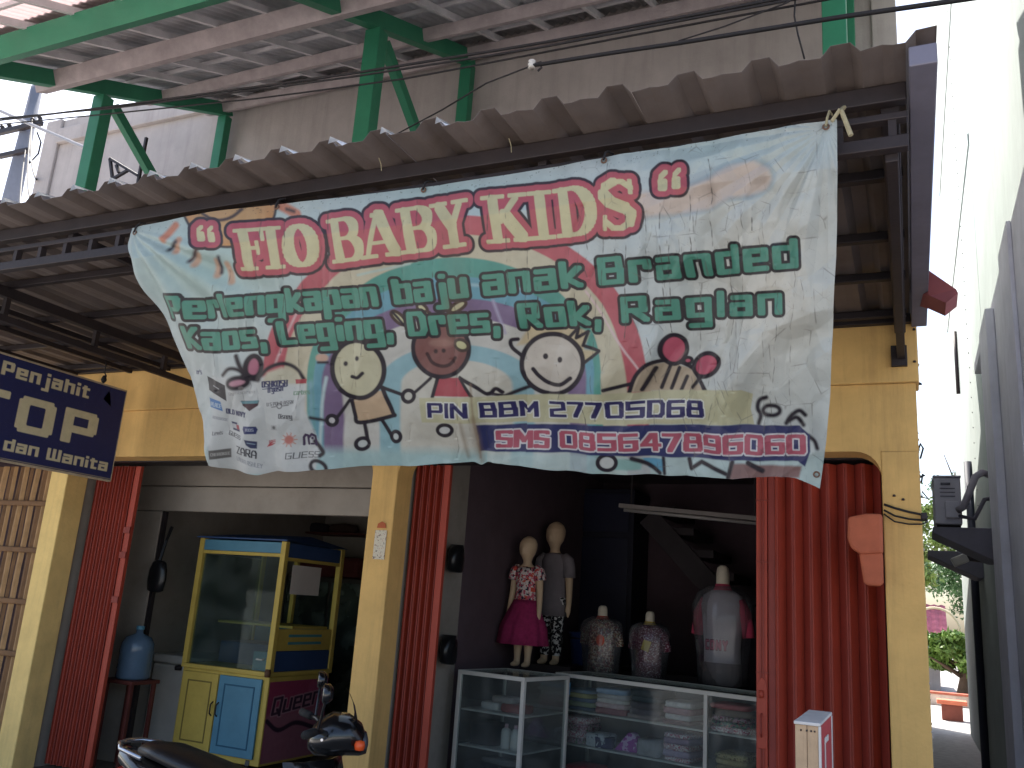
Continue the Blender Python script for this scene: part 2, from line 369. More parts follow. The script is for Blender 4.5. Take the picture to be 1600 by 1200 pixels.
for Y in (3.3, 4.05, 4.85, 5.3, 5.78, 6.2): purlin('cross_batten', M['batten'], Y, .04, .03, .208, -6.95, .2)
# corrugated roof sheets
def wave_sheet(xa, xb, Ya, Yb, name, m, dz, amp=.012, pit=.073):
    n = int((xb-xa)/pit*8); rings = []
    for Y in np.linspace(Ya, Yb, 3): rings.append([(xa+(xb-xa)*i/n, Y, zr(Y)+dz+amp*math.sin(2*math.pi*(xa+(xb-xa)*i/n)/pit)) for i in range(n+1)])
    o = MB().loft(rings, cap=False, closed=False).build(name, m, cn, smooth=True)
    s = o.modifiers.new('thick', 'SOLIDIFY'); s.thickness = .005; s.offset = 1
CLR = print_less = mat('flare_glow_sheet', (226, 208, 206), .5, .08, 6)  # outer sheets made pink and translucent to stand in for lens flare
_t = CLR.node_tree.nodes.new('ShaderNodeBsdfTranslucent'); _t.inputs[0].default_value = (.78, .68, .68, 1); _m = CLR.node_tree.nodes.new('ShaderNodeMixShader'); _m.inputs[0].default_value = .6
CLR.node_tree.links.new(CLR.node_tree.nodes['Principled BSDF'].outputs[0], _m.inputs[1]); CLR.node_tree.links.new(_t.outputs[0], _m.inputs[2]); CLR.node_tree.links.new(_m.outputs[0], CLR.node_tree.nodes['Material Output'].inputs[0])
for k in range(7):
    xa = -7.0+k*1.03
    wave_sheet(xa, xa+1.06, 4.72, 6.58, 'roof_sheet', M['fibre'], .242+.006*(k % 2))
    wave_sheet(xa, xa+1.06, 3.60, 4.86, 'roof_sheet', M['fibre'], .236+.006*(k % 2))
    wave_sheet(xa, xa+1.06, 2.55, 3.72, 'flare_roof_sheet', CLR, .230+.006*(k % 2))
# small steel lattice bracket leaning on the balcony
lb = thing('lattice_bracket', 'small dark steel lattice bracket behind the left green post', 'bracket', tuple(atY(215, 285, 6.0)))
for (a, b) in (((172, 248), (218, 276)), ((172, 248), (176, 280)), ((176, 280), (200, 266)), ((216, 284), (229, 215)), ((186, 270), (182, 258))):
    bar('lattice_bar', M['steel'], lb, atY(*a, 6.0), atY(*b, 6.0), .03, .03)
bar('lattice_bar', M['steel'], lb, atY(216, 284, 6.0), tuple(np.array(atY(216, 284, 6.0))*[1, 1, 0]+np.array([0, 0, 3.902])), .03, .03)
B('shelf_board', M['inner'], cn, -4.05, -3.98, 6.50, 6.535, 3.91, 5.9, .003)

# ================================================================== overhead cables
def cable(pts, r, label, group='overhead cables in front of the upper storey', name='overhead_cable', m=None):
    o = MB().tube(pts, r, 6).build(name, m or M['rubber'], None, smooth=True); tag(o, label, 'cable', group); return o
def sagline(pix, Y0, Y1, n=24):
    xs = [p[0] for p in pix]; ys = [p[1] for p in pix]; out = []
    for x in np.linspace(xs[0], xs[-1], n):
        y = np.interp(x, xs, ys); out.append(tuple(atY(x, y, Y0+(Y1-Y0)*(x-xs[0])/(xs[-1]-xs[0]))))
    if xs[-1] >= 1700:
        e = np.array(out[-1]); d = e-np.array(out[-2]); d /= np.linalg.norm(d); out += [tuple(e+d*k+np.array([0, 0, .012*k*k])) for k in (2, 5, 9, 14)]
    if xs[0] < 0:
        e = np.array(out[0]); d = e-np.array(out[1]); d /= np.linalg.norm(d); out = [tuple(e+d*k) for k in (12, 6, 2)]+out
    return out
cable(sagline([(-60, 195), (180, 166), (530, 118), (830, 70), (1070, 26), (1300, -18), (1700, -100)], 4.3, 3.2), .009, 'topmost of the cables running across in front of the canopy')
cable(sagline([(-60, 190), (180, 169), (530, 123), (830, 77), (1070, 31), (1300, -12), (1700, -95)], 4.3, 3.2), .007, 'thin cable just below the topmost one in front of the canopy')
cable(sagline([(-60, 200), (190, 176), (420, 152), (640, 122), (900, 72), (1070, 40), (1300, -2), (1700, -80)], 4.35, 3.25), .006, 'third thin cable from the top in front of the canopy')
cable(sagline([(834, 102), (960, 82), (1070, 66), (1310, 27), (1500, 0), (1700, -30)], 3.6, 3.1), .011, 'thick cable from the white insulator to the upper right corner')
cable(sagline([(600, 220), (690, 172), (760, 130), (830, 103)], 4.2, 3.6), .005, 'thin slack cable rising from the awning to the white insulator', name='slack_cable')
cable(sagline([(1060, 64), (1130, 42), (1230, 4), (1270, -20)], 3.5, 3.4), .004, 'thin cable branching up from the thick cable at right', name='slack_cable')
cable([tuple(atY(x, y, 3.5)) for x, y in ((1243, -10), (1241, 25), (1247, 55), (1257, 92))], .004, 'thin cable hanging down just left of the right green post', name='slack_cable')
ins = thing('cable_insulator', 'small white cable insulator with a dark hook below the cables', 'insulator', tuple(atY(831, 101, 3.6)))
c = atY(831, 101, 3.6); MB().lathe([(.0, -.02), (.02, -.02), (.014, -.007), (.022, 0), (.014, .008), (.02, .02), (0, .02)], c, 14).build('ceramic_body', M['white_al'], ins, smooth=True)
MB().tube([c+np.array([.01, 0, 0]), c+np.array([.05, 0, .005]), c+np.array([.055, 0, -.03]), c+np.array([.035, 0, -.045])], .006, 6).build('hook', M['steel'], ins)

# ================================================================== utility pole far left
up = thing('utility_pole', 'concrete utility pole with wires against the white sky', 'pole', (-18.62, 12.0, 0))
px_, py_ = -18.62, 12.0
MB().lathe([(.26, 0), (.2, 9.5), (.13, 12.78), (.0, 12.80)], (px_, py_, 0), 18).build('pole_shaft', mat('pole_concrete', (120, 122, 132), .9, .1, 3), up, smooth=True)
B('crossarm', M['steel'], up, px_-.75, px_+.75, py_-.24, py_-.14, 11.55, 11.66)
B('crossarm', M['steel'], up, px_-.5, px_+.5, py_-.24, py_-.14, 10.9, 11.0)
for dx in (-.65, -.4, .4, .65):
    MB().lathe([(0, 0), (.05, 0), (.03, .05), (.06, .09), (.03, .13), (0, .15)], (px_+dx, py_-.19, 11.66), 10).build('insulator', M['steel'], up, smooth=True)
for k, (dz, s) in enumerate(((11.75, .25), (11.7, .35), (11.0, .5))):
    a = (px_+.4, py_-.2, dz); b = tuple(np.array([-9.7, 6.5, 6.3-.3*k]))
    o = MB().tube(cat_curve(a, b, s), .014, 6).build('pole_wire', M['rubber'], None); tag(o, ['wire from the pole to the upper wall, highest of three', 'wire from the pole to the upper wall, middle of three', 'wire from the pole to the upper wall, lowest of three'][k], 'wire', 'wires of the utility pole')
for k, (dz, q) in enumerate(((11.7, (-40, 14, 11.2)), (11.65, (-40, 10, 10.2)), (10.95, (-38, 8, 8.4)))):
    o = MB().tube(cat_curve((px_-.4, py_-.2, dz), q, .3), .014, 6).build('pole_wire', M['rubber'], None); tag(o, ['highest of three wires leaving the pole to the left', 'middle of three wires leaving the pole to the left', 'lowest of three wires leaving the pole to the left'][k], 'wire', 'wires of the utility pole')
MB().tube([tuple(atY(x, y, 11.8)) for x, y in ((58, 207), (64, 222), (60, 240), (46, 255), (44, 240))], .02, 6).build('wire_loop', M['rubber'], up)
o = MB().tube([tuple(atY(-30, 160, 6.2)), tuple(atY(75, 206, 6.2)), tuple(atY(148, 237, 6.2))], .022, 8).build('stay_pipe', mat('grey_pipe', (150, 148, 152), .5), None); tag(o, 'thin grey pipe slanting in front of the pole to the left green post', 'pipe')
# ================================================================== print engine: flat print as colours on a fine cloth mesh
def seg_dist(X, Y, a, b):
    ax, ay = a; bx, by = b; dx, dy = bx-ax, by-ay; L = dx*dx+dy*dy+1e-12
    t = np.clip(((X-ax)*dx+(Y-ay)*dy)/L, 0, 1)
    return np.hypot(X-ax-t*dx, Y-ay-t*dy)
def catmull(p, n=6):
    q = np.vstack([2*p[0]-p[1], p, 2*p[-1]-p[-2]]); out = []
    for i in range(1, len(q)-2):
        for t in np.arange(n)/n:
            a, b, c, d = q[i-1:i+3]; out.append(.5*((2*b)+(c-a)*t+(2*a-5*b+4*c-d)*t*t+(3*b-a-3*c+d)*t**3))
    return np.array(out+[p[-1]])
class Canvas:
    def __init__(s, X, Y, base): s.X = X; s.Y = Y; s.C = np.empty(X.shape+(3,)); s.C[:] = s2l(base)
    def sub(s, x0, x1, y0, y1):
        m = (s.X >= x0) & (s.X <= x1) & (s.Y >= y0) & (s.Y <= y1)
        r = np.where(m.any(1))[0]; c = np.where(m.any(0))[0]
        if len(r) == 0 or len(c) == 0: return None
        return slice(r[0], r[-1]+1), slice(c[0], c[-1]+1)
    def blend(s, sl, a, rgb): s.C[sl] = s.C[sl]*(1-a[..., None])+np.array(s2l(rgb))*a[..., None]
    def paint(s, sl, d, rgb, soft=1.0, alpha=1.0): s.blend(sl, np.clip(.5-d/soft, 0, 1)*alpha, rgb)
    def line(s, pts, w, rgb, soft=1.6, alpha=1.0, curved=True):
        p = np.array(pts, float)
        if curved and len(p) > 2: p = catmull(p)
        sl = s.sub(p[:, 0].min()-w-4, p[:, 0].max()+w+4, p[:, 1].min()-w-4, p[:, 1].max()+w+4)
        if sl is None: return
        X, Y = s.X[sl], s.Y[sl]; d = np.full(X.shape, 1e9)
        for a, b in zip(p[:-1], p[1:]): d = np.minimum(d, seg_dist(X, Y, a, b))
        s.paint(sl, d-w/2, rgb, soft, alpha)
    def poly(s, pts, rgb, soft=1.4, alpha=1.0, grow=0.0):
        p = np.array(pts, float); k = abs(grow)+soft+2; sl = s.sub(p[:, 0].min()-k, p[:, 0].max()+k, p[:, 1].min()-k, p[:, 1].max()+k)
        if sl is None: return
        X, Y = s.X[sl], s.Y[sl]; d = np.full(X.shape, 1e9); ins = np.zeros(X.shape, bool)
        for a, b in zip(p, np.roll(p, -1, 0)):
            d = np.minimum(d, seg_dist(X, Y, a, b))
            if a[1] != b[1]: ins ^= ((a[1] > Y) != (b[1] > Y)) & (X < (b[0]-a[0])*(Y-a[1])/(b[1]-a[1])+a[0])
        s.paint(sl, np.where(ins, -d, d)-grow, rgb, soft, alpha)
    def ell(s, c, rx, ry, rgb=None, ow=0, orgb=(40, 30, 45), rot=0.0, soft=1.6, alpha=1.0):
        k = max(rx, ry)+ow+4; sl = s.sub(c[0]-k, c[0]+k, c[1]-k, c[1]+k)
        if sl is None: return
        ct, st = math.cos(rot), math.sin(rot); X = s.X[sl]-c[0]; Y = s.Y[sl]-c[1]
        u = (X*ct+Y*st)/rx; v = (-X*st+Y*ct)/ry; r = np.sqrt(u*u+v*v)+1e-9
        d = (r-1)*r/np.sqrt((u/rx)**2+(v/ry)**2+1e-12)
        if rgb is not None: s.paint(sl, d, rgb, soft, alpha)
        if ow: s.paint(sl, np.abs(d)-ow/2, orgb, soft)
# block font: centre lines in a box, x 0..1, baseline 0, cap 1, x-height .66
def _c(*p): return list(p)
XH = .75
GL = {
 'a': (.9, [[(.05, XH), (1, XH), (1, 0)], [(1, .42), (0, .42), (0, 0), (1, 0)]]), 'b': (.9, [[(0, 1), (0, 0), (1, 0), (1, XH), (0, XH)]]),
 'c': (.85, [[(1, XH), (0, XH), (0, 0), (1, 0)]]), 'd': (.9, [[(1, 1), (1, 0), (0, 0), (0, XH), (1, XH)]]), 'e': (.9, [[(0, .38), (1, .38), (1, XH), (0, XH), (0, 0), (1, 0)]]),
 'g': (.9, [[(1, XH), (0, XH), (0, .04), (1, .04)], [(1, XH), (1, -.32), (.05, -.32)]]), 'h': (.9, [[(0, 1), (0, 0)], [(0, XH), (1, XH), (1, 0)]]),
 'i': (.0, [[(0, .6), (0, 0)], [(0, 1), (0, .99)]]), 'j': (.45, [[(1, .6), (1, -.32), (0, -.32)], [(1, 1), (1, .99)]]), 'k': (.9, [[(0, 1), (0, 0)], [(1, XH), (.25, .33), (1, 0)]]),
 'l': (.0, [[(0, 1), (0, 0)]]), 'm': (1.5, [[(0, 0), (0, XH), (1, XH), (1, 0)], [(.5, XH), (.5, 0)]]), 'n': (.9, [[(0, XH), (0, 0)], [(0, XH), (1, XH), (1, 0)]]),
 'o': (.9, [[(0, 0), (1, 0), (1, XH), (0, XH), (0, 0)]]), 'p': (.9, [[(0, -.34), (0, XH), (1, XH), (1, 0), (0, 0)]]), 'r': (.7, [[(0, XH), (0, 0)], [(0, XH), (1, XH), (1, .52)]]),
 's': (.85, [[(1, XH), (0, XH), (0, .375), (1, .375), (1, 0), (0, 0)]]), 't': (.6, [[(.3, .92), (.3, 0), (1, 0)], [(0, XH), (1, XH)]]), 'u': (.9, [[(0, XH), (0, 0), (1, 0), (1, XH)]]),
 'w': (1.4, [[(0, XH), (0, 0), (1, 0), (1, XH)], [(.5, XH), (.5, 0)]]), 'y': (.9, [[(0, XH), (0, 0), (1, 0)], [(1, XH), (1, -.32), (0, -.32)]]), 'v': (.9, [[(0, XH), (.5, 0), (1, XH)]]),
 ',': (.1, [[(.6, .04), (.6, -.06), (0, -.24)]]), "'": (.0, [[(0, 1), (0, .8)]]), '.': (.0, [[(0, .0), (0, .03)]]), '-': (.6, [[(0, .4), (1, .4)]]),
 'A': (1, [[(0, 0), (0, .7), (.3, 1), (.7, 1), (1, .7), (1, 0)], [(0, .38), (1, .38)]]), 'B': (1, [[(0, 0), (0, 1), (.9, 1), (.95, .55), (1, .5), (1, 0), (0, 0)], [(0, .52), (.95, .52)]]),
 'C': (.95, [[(1, 1), (0, 1), (0, 0), (1, 0)]]), 'D': (1, [[(0, 0), (0, 1), (.8, 1), (1, .8), (1, .2), (.8, 0), (0, 0)]]), 'E': (.9, [[(1, 1), (0, 1), (0, 0), (1, 0)], [(0, .5), (.85, .5)]]),
 'F': (.9, [[(1, 1), (0, 1), (0, 0)], [(0, .5), (.8, .5)]]), 'G': (1, [[(1, 1), (0, 1), (0, 0), (1, 0), (1, .5), (.55, .5)]]), 'H': (1, [[(0, 0), (0, 1)], [(1, 0), (1, 1)], [(0, .5), (1, .5)]]),
 'I': (.0, [[(0, 0), (0, 1)]]), 'K': (1, [[(0, 1), (0, 0)], [(1, 1), (.25, .5), (1, 0)]]), 'L': (.9, [[(0, 1), (0, 0), (1, 0)]]), 'M': (1.35, [[(0, 0), (0, 1), (.5, .35), (1, 1), (1, 0)]]),
 'N': (1.05, [[(0, 0), (0, 1), (1, 0), (1, 1)]]), 'O': (1, [[(0, .12), (0, .88), (.12, 1), (.88, 1), (1, .88), (1, .12), (.88, 0), (.12, 0), (0, .12)]]), 'P': (1, [[(0, 0), (0, 1), (.9, 1), (1, .9), (1, .5), (.9, .4), (0, .4)]]),
 'Q': (1, [[(0, 0), (0, 1), (1, 1), (1, 0), (0, 0)], [(.6, .25), (1.05, -.12)]]), 'R': (1, [[(0, 0), (0, 1), (.9, 1), (.9, .45), (0, .45)], [(.45, .45), (1, 0)]]), 'S': (1, [[(1, .95), (.9, 1), (.05, 1), (0, .95), (0, .55), (1, .48), (1, .05), (.95, 0), (.05, 0), (0, .05)]]),
 'T': (1, [[(0, 1), (1, 1)], [(.5, 1), (.5, 0)]]), 'U': (1, [[(0, 1), (0, 0), (1, 0), (1, 1)]]), 'V': (1, [[(0, 1), (.5, 0), (1, 1)]]), 'W': (1.4, [[(0, 1), (0, 0), (1, 0), (1, 1)], [(.5, 1), (.5, 0)]]),
 'X': (1, [[(0, 0), (1, 1)], [(0, 1), (1, 0)]]), 'Y': (1, [[(0, 1), (.5, .5), (1, 1)], [(.5, .5), (.5, 0)]]), 'Z': (1, [[(0, 1), (1, 1), (0, 0), (1, 0)]]),
 '0': (1, [[(0, .1), (0, .9), (.1, 1), (.9, 1), (1, .9), (1, .1), (.9, 0), (.1, 0), (0, .1)]]), '1': (.3, [[(0, .8), (1, 1), (1, 0)]]), '2': (1, [[(0, 1), (.92, 1), (1, .92), (1, .52), (0, .42), (0, 0), (1, 0)]]),
 '3': (1, [[(0, 1), (1, 1), (1, 0), (0, 0)], [(.2, .5), (1, .5)]]), '4': (1.05, [[(.8, 0), (.8, 1), (.6, 1), (0, .3), (1.05, .3)]]), '5': (1, [[(1, 1), (0, 1), (0, .56), (1, .56), (1, .08), (.92, 0), (0, 0)]]),
 '6': (1, [[(1, 1), (.1, 1), (0, .9), (0, 0), (.9, 0), (1, .1), (1, .54), (0, .54)]]), '7': (1, [[(0, 1), (1, 1), (.4, 0)]]), '8': (1, [[(.12, .53), (.05, .62), (.05, .92), (.15, 1), (.85, 1), (.95, .92), (.95, .62), (.88, .53), (1, .44), (1, .08), (.9, 0), (.1, 0), (0, .08), (0, .44), (.12, .53), (.88, .53)]]),
 '9': (1, [[(1, .46), (0, .46), (0, .9), (.1, 1), (.9, 1), (1, .9), (1, .1), (.9, 0), (0, 0)]]), '"': (.4, [[(0, 1), (0, .75)], [(1, 1), (1, .75)]]),
}
def word_segs(txt, x0, x1, base, cap, hw, shear=lambda x: 0.0, gap=.16, aspect=.62):
    """stroke segments (px) of a word fitted between x0 and x1; base(x), cap(x) functions; hw half stroke as share of cap"""
    adv = [GL[ch][0]*aspect+2*hw+gap if ch != ' ' else .45 for ch in txt]; tot = sum(adv)-gap
    segs = []; p = 0.0
    for ch, a in zip(txt, adv):
        if ch != ' ':
            w, pl = GL[ch]
            for line in pl:
                q = []
                for (u, v) in line:
                    ux = (p+hw+u*w*aspect)/tot; x = x0+(x1-x0)*ux; h = cap(x); yy = hw+v*(1-2*hw) if v >= 0 else hw+v
                    y = base(x)-yy*h; q.append((x+shear(x)*yy*h, y))
                for i in range(len(q)-1): segs.append((q[i], q[i+1], hw*cap(x0)*.0+hw*cap(q[i][0])))
        p += a
    return segs
def segs_sdf(cv, segs, pad, vy=.66, rnd=.25):
    xs = [p[0] for s in segs for p in s[:2]]; ys = [p[1] for s in segs for p in s[:2]]
    sl = cv.sub(min(xs)-pad, max(xs)+pad, min(ys)-pad, max(ys)+pad)
    X, Y = cv.X[sl], cv.Y[sl]; D = np.full(X.shape, 1e3)
    for a, b, h in segs:
        x0, x1 = min(a[0], b[0])-pad, max(a[0], b[0])+pad
        cm = np.where(((X >= x0) & (X <= x1)).any(0))[0]
        if len(cm) == 0: continue
        c0, c1 = cm[0], cm[-1]+1
        ax, ay = a; bx, by = b; dx, dy = bx-ax, by-ay; L = dx*dx+dy*dy+1e-9
        XX, YY = X[:, c0:c1], Y[:, c0:c1]
        t = np.clip(((XX-ax)*dx+(YY-ay)*dy)/L, 0, 1)
        ex = np.abs(XX-ax-t*dx); ey = np.abs(YY-ay-t*dy)
        rr = rnd*h*min(vy, 1); qx = ex-h+rr; qy = ey-h*vy+rr; d = np.hypot(np.maximum(qx, 0), np.maximum(qy, 0))+np.minimum(np.maximum(qx, qy), 0)-rr
        D[:, c0:c1] = np.minimum(D[:, c0:c1], d)
    return sl, D
def text(cv, txt, x0, x1, base, cap, hw=.12, fill=(0, 0, 0), outl=(), shear=None, soft=1.1, aspect=.62, gap=.16, rnd=.4):
    bf = base if callable(base) else (lambda x: base); cf = cap if callable(cap) else (lambda x: cap); sf = shear or (lambda x: 0.0)
    segs = word_segs(txt, x0, x1, bf, cf, hw, sf, gap, aspect)
    pad = max([w for w, c in outl] or [0])+8+hw*cf(x0)
    sl, D = segs_sdf(cv, segs, pad, .62, rnd)
    for w, c in outl: cv.paint(sl, D-w, c, soft)
    cv.paint(sl, D, fill, soft)
def print_sheet(name, P, C, m, parent=None):
    """dense quad sheet from positions P[h,w,3] coloured per vertex by C[h,w,3]"""
    h, w = P.shape[:2]; me = bpy.data.meshes.new(name)
    idx = np.arange(h*w).reshape(h, w); q = np.stack([idx[:-1, :-1], idx[1:, :-1], idx[1:, 1:], idx[:-1, 1:]], -1).reshape(-1, 4)
    me.vertices.add(h*w); me.vertices.foreach_set('co', P.reshape(-1).astype(np.float32))
    me.loops.add(q.size); me.loops.foreach_set('vertex_index', q.reshape(-1).astype(np.int32))
    me.polygons.add(len(q)); me.polygons.foreach_set('loop_start', (np.arange(len(q))*4).astype(np.int32))
    me.polygons.foreach_set('loop_total', np.full(len(q), 4, np.int32)); me.polygons.foreach_set('use_smooth', np.ones(len(q), bool))
    me.update(calc_edges=True)
    at = me.color_attributes.new('print', 'FLOAT_COLOR', 'POINT')
    rgba = np.ones((h*w, 4), np.float32); rgba[:, :3] = C.reshape(-1, 3); at.data.foreach_set('color', rgba.reshape(-1))
    me.materials.append(m); o = bpy.data.objects.new(name, me); COL.objects.link(o)
    if parent is not None: adopt(o, parent)
    return o
def print_mat(name, rough=.6, spec=.3, trans=0.0):
    m = bpy.data.materials.new(name); m.use_nodes = True; n = m.node_tree.nodes; l = m.node_tree.links; b = n['Principled BSDF']
    a = n.new('ShaderNodeAttribute'); a.attribute_name = 'print'
    tc = n.new('ShaderNodeTexCoord'); nz = n.new('ShaderNodeTexNoise'); nz.inputs['Scale'].default_value = 22; nz.inputs['Detail'].default_value = 7; l.new(tc.outputs['Object'], nz.inputs['Vector'])
    mp = n.new('ShaderNodeMapRange'); mp.inputs[1].default_value = .3; mp.inputs[2].default_value = .7; mp.inputs[3].default_value = .93; mp.inputs[4].default_value = 1.05; l.new(nz.outputs[0], mp.inputs[0])
    mx = n.new('ShaderNodeMix'); mx.data_type = 'RGBA'; mx.blend_type = 'MULTIPLY'; mx.inputs[0].default_value = 1; l.new(a.outputs['Color'], mx.inputs[6]); l.new(mp.outputs[0], mx.inputs[7])
    l.new(mx.outputs[2], b.inputs['Base Color']); b.inputs['Roughness'].default_value = rough; b.inputs['Specular IOR Level'].default_value = spec
    if trans:
        t = n.new('ShaderNodeBsdfTranslucent'); l.new(mx.outputs[2], t.inputs[0]); s = n.new('ShaderNodeMixShader'); s.inputs[0].default_value = trans
        l.new(b.outputs[0], s.inputs[1]); l.new(t.outputs[0], s.inputs[2]); l.new(s.outputs[0], n['Material Output'].inputs[0])
    return m
# ================================================================== the banner cloth
BW, BH = 1240, 520
u = np.linspace(0, 1, BW); v = np.linspace(0, 1, BH)
def curve(pts, t):
    p = np.array(pts, float); k = (p[:, 0]-p[0, 0])/(p[-1, 0]-p[0, 0]) if abs(p[-1, 0]-p[0, 0]) > abs(p[-1, 1]-p[0, 1]) else (p[:, 1]-p[0, 1])/(p[-1, 1]-p[0, 1])
    return np.interp(t, k, p[:, 0]), np.interp(t, k, p[:, 1])
def smooth1(a, n):
    k = np.ones(n)/n; return np.convolve(np.pad(a, n//2, 'reflect', reflect_type='odd'), k, 'valid')[:len(a)]
TOPC = [(200, 356), (240, 349), (330, 331), (428, 319), (540, 308), (660, 292), (800, 272), (945, 246), (1100, 220), (1308, 187)]
BOTC = [(331, 727), (362, 735), (405, 742), (436, 735), (470, 736), (560, 729), (640, 728), (742, 721), (752, 727), (762, 721), (870, 736), (1000, 742), (1120, 745), (1215, 744), (1243, 748), (1280, 766)]
LEFC = [(200, 356), (193, 386), (203, 415), (222, 455), (246, 492), (262, 530), (277, 565), (293, 605), (305, 645), (318, 685), (331, 727)]
RIGC = [(1308, 187), (1308, 260), (1306, 400), (1301, 520), (1297, 620), (1291, 690), (1280, 766)]
tx, ty = curve(TOPC, u); bx, by = curve(BOTC, u); lx, ly = curve(LEFC, v); rx, ry = curve(RIGC, v)
by = smooth1(by, 9); lx = smooth1(lx, 31); ty = smooth1(ty, 15)
U, V = np.meshgrid(u, v)
def coons(t, b, l, r): return ((1-V)*t[None]+V*b[None]+(1-U)*l[:, None]+U*r[:, None]-((1-U)*(1-V)*t[0]+U*(1-V)*t[-1]+(1-U)*V*b[0]+U*V*b[-1]))
GX = coons(tx, bx, lx, rx); GY = coons(ty, by, ly, ry)
cv = Canvas(GX, GY, (206, 214, 214))
A = slice(None), slice(None)
K = (44, 34, 46)
# soft background tints: pale cyan upper left and along the bottom, greyer white on the right
def soft_blob(c, r, rgb, a):
    d = np.hypot((GX-c[0])/r[0], (GY-c[1])/r[1]); cv.blend(A, np.clip(1-d, 0, 1)**1.2*a, rgb)
soft_blob((330, 420), (300, 160), (170, 206, 200), .8); soft_blob((1120, 230), (240, 60), (172, 204, 210), .8)
soft_blob((640, 735), (420, 60), (160, 206, 208), 1.0); soft_blob((1200, 450), (230, 300), (232, 222, 206), .9); soft_blob((700, 300), (300, 60), (170, 206, 204), .6)
# sun
cv.ell((357, 318), 69, 68, (222, 156, 88), 4, (70, 60, 60), soft=2.5); cv.ell((357, 340), 50, 30, (226, 184, 120), soft=20, alpha=.5)
cv.line([(318, 334), (332, 342), (348, 344), (364, 339), (377, 327)], 5, (88, 66, 62), 3)
for a, b, w, c in (((254, 374), (276, 352), 11, (222, 134, 96)), ((272, 392), (281, 375), 10, (218, 160, 124)), ((262, 390), (276, 378), 6, (52, 44, 50)), ((303, 413), (309, 398), 10, (214, 170, 140)), ((295, 408), (309, 390), 6, (86, 58, 60)),
                   ((336, 430), (338, 408), 10, (218, 172, 142)), ((341, 426), (343, 402), 6, (52, 46, 66)), ((360, 440), (355, 413), 10, (216, 172, 142)), ((437, 322), (460, 334), 16, (222, 134, 100)), ((443, 326), (456, 330), 5, (66, 50, 50)), ((398, 316), (440, 300), 3, (90, 60, 50))):
    cv.line([a, b], w, c, 5)
# peach cloud
CL = [(985, 300), (1060, 296), (1100, 282), (1140, 259), (1178, 252), (1201, 262), (1206, 280), (1196, 296), (1172, 306), (1140, 309), (1105, 327), (1050, 335), (985, 341)]
cv.line(CL[1:10], 9, (150, 178, 190), 9, .8); cv.line(CL[8:], 7, (150, 172, 184), 8, .8); cv.poly(CL, (222, 200, 186), 10)
# rainbow
CX, CY0 = 712.0, 600.0
def arch(a, b, rgb, soft=2.5):
    uu = np.abs(GX-CX)/a; vv = np.where(GY < CY0, (CY0-GY)/b, 0); r = np.sqrt(uu*uu+vv*vv); cv.paint(A, (r-1)*min(a, b), rgb, soft)
for a, b, c in ((302, 264, (206, 92, 104)), (270, 234, (214, 202, 172)), (233, 198, (86, 168, 152)), (221, 168, (104, 170, 190)), (207, 134, (134, 108, 148)), (176, 104, (214, 210, 202)), (120, 62, (150, 194, 204)), (86, 38, (216, 210, 196))): arch(a, b, c)
cv.line([(486, 600), (486, 720)], 10, (120, 176, 190), 8); cv.line([(497, 720), (503, 640), (512, 590)], 5, (196, 220, 224), 4)
for (a, b, w, c, s_) in (((915, 455), (1001, 577), 3, (236, 200, 200), 3), ((738, 445), (820, 452), 4, (170, 206, 216), 5), ((560, 430), (640, 412), 3, (190, 216, 208), 4), ((770, 470), (790, 520), 4, (180, 170, 200), 5), ((430, 570), (470, 470), 2.5, (236, 200, 200), 4)): cv.line([a, b], w, c, s_)
bot = np.clip((GY-(696+.012*(GX-700)))/16, 0, 1); cv.blend(A, bot*.9*(GX < 760), (176, 212, 214)); cv.blend(A, bot*.8*(GX >= 760), (190, 214, 214))
cv.poly([(330, 590), (418, 588), (478, 600), (476, 640), (500, 700), (492, 740), (330, 740)], (214, 216, 216), 6)
# first child: flower hair and head arc
cv.poly([(410, 600), (418, 582), (440, 574), (462, 582), (472, 600)], (214, 206, 180), 5); cv.line([(408, 588), (420, 575), (442, 568), (462, 576), (474, 592)], 6, K, 3.5)
cv.ell((398, 573), 11, 17, (206, 120, 146), 8, K, .1, 3); cv.ell((374, 598), 16, 8, (212, 150, 170), 7, K, -.2, 4); cv.line([(372, 556), (380, 574), (392, 590)], 7, K, 4); cv.line([(350, 586), (362, 576), (378, 578), (392, 590)], 6, K, 4); cv.line([(385, 588), (404, 592)], 10, K, 4)
# second child
cv.ell((505, 559), 10, 7, (214, 172, 148), soft=4); cv.line([(499, 566), (514, 566)], 4, K, 3)
cv.poly([(550, 619), (597, 610), (614, 648), (608, 654), (562, 662), (553, 650)], (218, 184, 146), 2); cv.line([(549, 620), (553, 648), (560, 661), (612, 650), (614, 644), (598, 606)], 6.5, K, 2)
cv.ell((560, 577), 39, 45, (216, 208, 172), 7.5, K, -.22, 2)
for p in ((541, 568), (559, 560)): cv.ell(p, 3.4, 3.8, K, soft=2.5)
cv.line([(552, 588), (560, 590), (568, 583)], 5.5, K, 2)
cv.line([(548, 623), (526, 652)], 5, K, 2); cv.ell((518, 657), 7.5, 7.5, (214, 210, 212), 6, K); cv.line([(484, 653), (508, 657)], 5, K, 4)
cv.line([(597, 605), (629, 617)], 5.5, K, 2); cv.ell((638, 619), 9, 9, (212, 208, 196), 6, K)
cv.line([(567, 662), (571, 686)], 6, K, 2); cv.ell((564, 694), 9.5, 8.5, (210, 216, 214), 6, K, -.3); cv.line([(597, 657), (611, 680)], 6, K, 2); cv.ell((619, 682), 7.5, 8, (210, 216, 214), 6, K)
